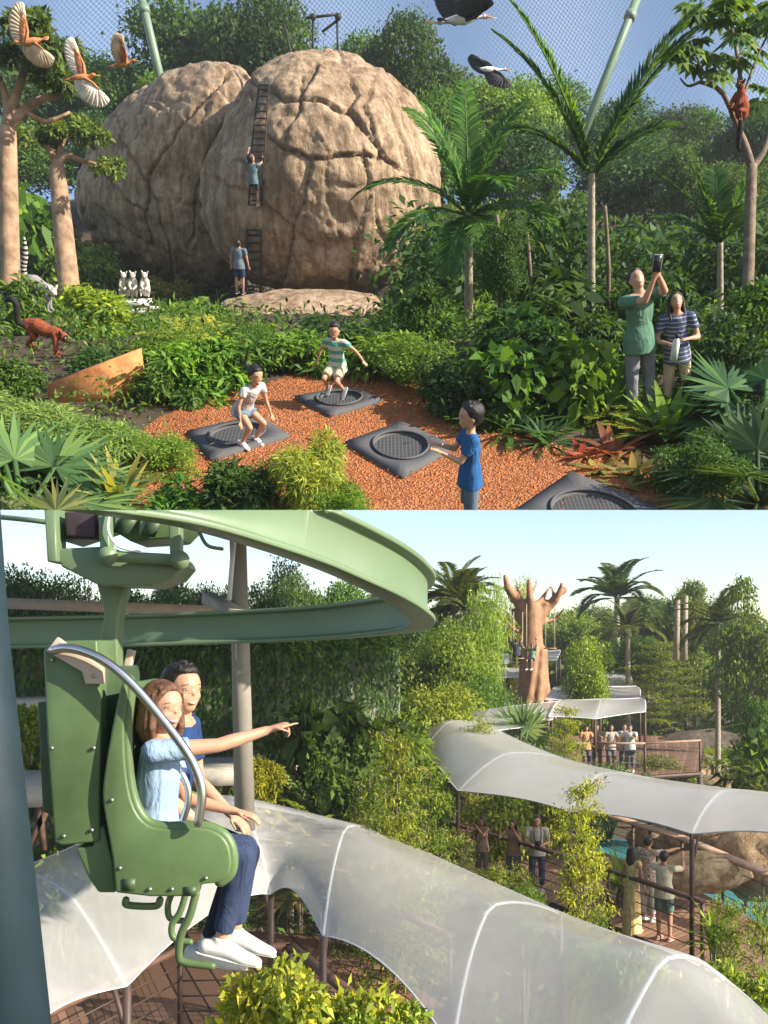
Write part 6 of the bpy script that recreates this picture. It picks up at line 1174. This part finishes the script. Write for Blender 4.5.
def sm(poly, n): return [tuple(p) for p in spline([list(p) for p in poly], n)]
inner = sm([(127, 681), (127, 700), (124, 729), (126, 773), (133, 806), (146, 824), (164, 829), (195, 828), (213, 831), (226, 841), (231, 858), (229, 874), (219, 883)], 36)
outer = [(200, 885), (197, 897), (150, 897), (115, 893), (112, 858)]+sm([(106, 825), (102, 795), (106, 760), (114, 715), (121, 684)], 12)
D1 = 4.18; K_ = 4.98/D1
def farpoly(P): return P
plate('side_panel', inner+outer, D1, D1+.07); sp2 = plate('side_panel', [(x, y) for x, y in inner if x < 165]+[(165, 860), (160, 890)]+outer[2:], D1, D1+.07)
sp2.location = (0, .80, 0)
for dy in (0, .80):
    inn_ = inner if dy == 0 else [q for q in inner if q[0] < 165]
    V, F = loft([B(x, y, D1)-o0+Vector((0, .035+dy, 0)) for x, y in inn_], [.026]*len(inn_), n=10, cap='round'); G().add(V, F).obj('rim', LIFT, ch, True)
bk = sm([(122, 684), (119, 720), (117, 760), (121, 800), (135, 846), (160, 862), (180, 864), (196, 866)], 26); V = []
for x, y in bk:
    p = B(x, y, D1)-o0; V += [list(p+Vector((0, .07, 0))), list(p+Vector((0, .80, 0)))]
n = len(bk); bk2 = [(x-4, y+7) for x, y in bk]
for x, y in bk2: p = B(x, y, D1)-o0; V += [list(p+Vector((0, .07, 0))), list(p+Vector((0, .80, 0)))]
F = [(2*i, 2*i+1, 2*i+3, 2*i+2) for i in range(n-1)]+[(2*n+2*i, 2*n+2*i+2, 2*n+2*i+3, 2*n+2*i+1) for i in range(n-1)]+[(0, 2*n, 2*n+1, 1), (2*n-2, 2*n-1, 4*n-1, 4*n-2)]
G().add(V, F).obj('seat_shell', LIFT, ch, True)
plate('back_box', [(43, 651), (50, 641), (97, 640), (99, 672), (101, 700), (99, 842), (62, 846), (54, 843), (47, 745)], 4.22, 4.52); plate('rear_box', [(37, 702), (60, 702), (66, 822), (42, 812)], 4.54, 4.95, LIFTD)
plate('lower_bracket', [(93, 826), (104, 826), (113, 862), (116, 893), (98, 893), (88, 878), (75, 848), (93, 846)], 4.24, 4.6); plate('inner_strut', [(100, 668), (106, 668), (108, 760), (106, 830), (112, 870), (106, 872), (100, 830)], 4.3, 4.9, LIFTD)
bp_ = plate('bracket', [(46, 651), (57, 637), (68, 645), (103, 668), (103, 684), (85, 684), (82, 672)], 4.185, 4.215, TAN, .004); plate('bracket', [(127, 649), (134, 651), (124, 692), (118, 690)], 4.75, 4.8, TAN, .004)
plate('hanger', [(96, 583), (128, 577), (119, 612), (117, 640), (117, 690), (112, 800), (104, 800), (100, 690), (100, 640), (104, 612)], 4.58, 4.70, RAILG)
plate('slot', [(122, 879), (135, 879), (135, 891), (122, 891)], D1-.004, D1+.01, LIFTD, 0); plate('slot', [(184, 887), (196, 887), (196, 896), (184, 896)], D1-.004, D1+.01, LIFTD, 0)
def tub(name, pts, r, m, parent=ch, n=26, k=12):
    P = spline([list(B(*q)-o0) for q in pts], n); V, F = loft(P, [r]*n, n=k, cap='round'); return G().add(V, F).obj(name, m, parent, True)
tub('safety_bar', [(54, 650, 4.16), (66, 648, 4.14), (85, 652, 4.14), (106, 662, 4.14), (130, 682, 4.14), (158, 714, 4.14), (184, 748, 4.14), (197, 772, 4.14), (202, 795, 4.14), (198, 823, 4.14)], .0195, CHROME, n=50)
tub('safety_bar', [(160, 735, 4.5), (174, 760, 4.5), (187, 785, 4.5), (188, 803, 4.5), (182, 822, 4.5)], .016, CHROME); 
tub('footrest', [(196, 893, 4.2), (190, 915, 4.2), (181, 935, 4.2), (179, 955, 4.2), (184, 962, 4.2), (212, 966, 4.2)], .017, LIFT, n=40); tub('footrest', [(186, 893, 4.45), (180, 912, 4.45), (172, 925, 4.45), (174, 938, 4.45), (190, 942, 4.45)], .015, LIFT, n=30); tub('footrest', [(172, 893, 4.6), (168, 905, 4.6), (170, 918, 4.6), (184, 921, 4.6)], .015, LIFT)
tub('lower_tube', [(126, 900, 4.3), (128, 905, 4.3), (155, 906, 4.3), (160, 900, 4.3)], .016, LIFT)
STL = mat('bolt_steel', (.35, .36, .34), .4, .8)
for bx, by in ((52, 660), (90, 660), (92, 830), (64, 836), (52, 748), (94, 748), (120, 868), (150, 889), (172, 889), (112, 800), (206, 878), (60, 645), (94, 676)):
    dd = {True: 4.215, False: D1-.003}[bx < 100]; dd = 4.18 if (bx, by) in ((60, 645), (94, 676)) else dd; c_ = B(bx, by, dd)-o0; V, F = loft([c_, c_-Vector((0, .008, 0))], [.009, .007], n=8); G().add(V, F).obj('bolt', STL, ch)
# trolley
tr = empty('lift_trolley', B(110, 560, 4.4), 'green wheeled trolley gripping the rail above the chair', 'trolley'); o0 = B(110, 560, 4.4)
plate('carriage', [(50, 549), (108, 546), (116, 555), (150, 556), (178, 556), (183, 565), (172, 578), (150, 586), (122, 585), (98, 585), (62, 567)], 4.3, 4.62, RAILG, .01, tr)
plate('housing', [(62, 480), (190, 480), (190, 523), (176, 538), (130, 541), (112, 530), (108, 525), (60, 541)], 4.42, 4.75, LIFT, .01, tr)
for pl_, a_, b_ in (([(42, 480), (54, 480), (57, 562), (47, 562)], 4.26, 4.40), ([(97, 480), (107, 480), (110, 560), (100, 560)], 4.24, 4.32), ([(168, 518), (180, 518), (180, 563), (170, 563)], 4.24, 4.32), ([(118, 500), (128, 500), (122, 532), (112, 530)], 4.36, 4.41), ([(142, 500), (166, 500), (152, 535), (138, 535)], 4.36, 4.41)): plate('clamp_arm', pl_, a_, b_, RAILG, .008, tr)
plate('motor_box', [(64, 512), (95, 512), (96, 538), (66, 536)], 4.3, 4.42, mat('motor_dark', (.05, .03, .035), .5), .008, tr)
plate('slot', [(124, 515), (140, 515), (128, 534), (112, 532)], 4.345, 4.36, LIFTD, 0, tr); plate('slot', [(148, 518), (163, 518), (154, 537), (140, 536)], 4.345, 4.36, LIFTD, 0, tr)
tub('roller', [(108, 556, 4.24), (180, 560, 4.24)], .024, RAILG, tr, n=6, k=14)
for q in ((108, 556), (180, 560)): V, F = loft([B(*q, 4.18)-o0, B(*q, 4.34)-o0], [.04]*2, n=18); G().add(V, F).obj('bearing', RAILG, tr)
tub('cable', [(110, 512, 4.22), (108, 530, 4.22), (118, 546, 4.22), (140, 552, 4.22)], .006, RIBM, tr); tub('cable', [(188, 518, 4.3), (198, 530, 4.3), (207, 545, 4.3), (222, 549, 4.3)], .008, RAILG, tr); tub('cable', [(0, 517, 4.6), (30, 520, 4.5), (60, 524, 4.5)], .012, RAILG, tr)
# hands and faces of the couple are close: finer skin
JEAN = cloth('dark_jeans', (.035, .05, .10)); 
person(B(155, 850, 4.48), 1.64, 'smiling woman in a pale blue tee on the lift chair, pointing ahead', face=(1, .03, 0), spine=(.05, 0, 1), gaze=(.74, -.67, -.02), seat=True, la=((.3, .2, -1), (1, -.1, -.25)), ra=((.9, .25, .06), (.88, .42, .24)), hands=('relax', 'point'),
    ll=((.95, .3, -.08), (-.12, 0, -1)), rl=((.95, .18, -.05), (-.26, 0, -1)), foot=(1, 0, -.25), top=cloth('pale_blue_tee', (.24, .34, .48), .05), sleeve=.55, bottom=JEAN, leg=1.88, shoe=WHITE_SHOE, hair=HAIRBR, style='bob', male=False, skin=SKIN2, voxel=.0065)
person(B(163, 828, 4.86), 1.74, 'smiling man in a navy tee beside the woman on the lift chair', face=(1, -.05, 0), spine=(.16, 0, 1), gaze=(.72, -.66, 0), seat=True, la=((.1, .2, -1), (.6, -.2, -.5)), ra=((.0, -.15, -1), (.55, .2, -.5)),
    ll=((.8, .3, -.35), (-.3, 0, -1)), rl=((.8, .1, -.35), (-.4, 0, -1)), foot=(1, 0, -.15), top=cloth('navy_tee', (.02, .045, .13)), sleeve=.6, bottom=cloth('black_jeans', (.02, .022, .035)), leg=1.88, shoe=cloth('white_shoe2', (.55, .54, .52), .04), skin=SKIN2, voxel=.0075)
# ================================================================== set the play terrace in place and trim both worlds where the terrace edge runs
for o in TOPS: o.matrix_basis = M_TOP @ o.matrix_basis
bpy.context.view_layer.update()
top_set = set()
def fam(o):
    yield o
    for c in o.children: yield from fam(c)
for o in TOPS: top_set.update(x.name for x in fam(o))
SEAM = 130/FP; nS = Vector((0, -SEAM, 1)).normalized()       # above the plane: terrace; below: garden
for o in list(sc.objects):
    if o.type != 'MESH': continue
    top = o.name in top_set; Mw = o.matrix_world; bb_ = [Mw @ Vector(c) for c in o.bound_box]; d = [v.dot(nS) for v in bb_]
    bad = (min(d) < 0) if top else (max(d) > 0)
    if not bad or max(v.y for v in bb_) < .5: continue
    n = len(o.data.vertices); co = np.empty(n*3); o.data.vertices.foreach_get('co', co); A = np.array(Mw); w_ = co.reshape(-1, 3) @ A[:3, :3].T + A[:3, 3]; dd = w_ @ np.array(nS)
    if not ((dd < 0).any() if top else (dd > 0).any()): continue
    if o.data.users > 1: o.data = o.data.copy()
    Mi = Mw.inverted(); pc0 = Mi @ Vector((0, 0, 0)); nl = (Mw.to_3x3().transposed() @ nS).normalized()
    bm = bmesh.new(); bm.from_mesh(o.data); geom = bm.verts[:]+bm.edges[:]+bm.faces[:]
    r_ = bmesh.ops.bisect_plane(bm, geom=geom, dist=1e-5, plane_co=pc0, plane_no=nl, clear_inner=top, clear_outer=not top)
    if len(bm.faces) == 0: bm.free(); o.data = o.data.copy(); bpy.data.objects.remove(o); continue
    if o.data.materials and o.data.materials[0] and o.data.materials[0].name != 'leaf':
        ed = [e_ for e_ in r_['geom_cut'] if isinstance(e_, bmesh.types.BMEdge)]
        try: bmesh.ops.holes_fill(bm, edges=ed, sides=0)
        except Exception: pass
    bm.to_mesh(o.data); bm.free()
for o in list(sc.objects):
    if o.type == 'EMPTY' and not o.children: bpy.data.objects.remove(o)

# ---- haze: the air of a warm morning
SCOPE[0] = 'bottom'
m_ = bpy.data.materials.new('haze'); m_.use_nodes = True; t_ = m_.node_tree; t_.nodes.remove(t_.nodes['Principled BSDF'])
pv = t_.nodes.new('ShaderNodeVolumePrincipled'); pv.inputs['Color'].default_value = (.92, .95, 1, 1); pv.inputs['Density'].default_value = .0010; pv.inputs['Anisotropy'].default_value = .3
t_.links.new(pv.outputs[0], t_.nodes['Material Output'].inputs['Volume'])
o = G().add(*box((0, 74, 20), (330, 168, 62))).obj('haze', m_); tag(o, kind='stuff')
sc.cycles.volume_bounces = 0; sc.cycles.volume_max_steps = 64; sc.cycles.volume_step_rate = 8
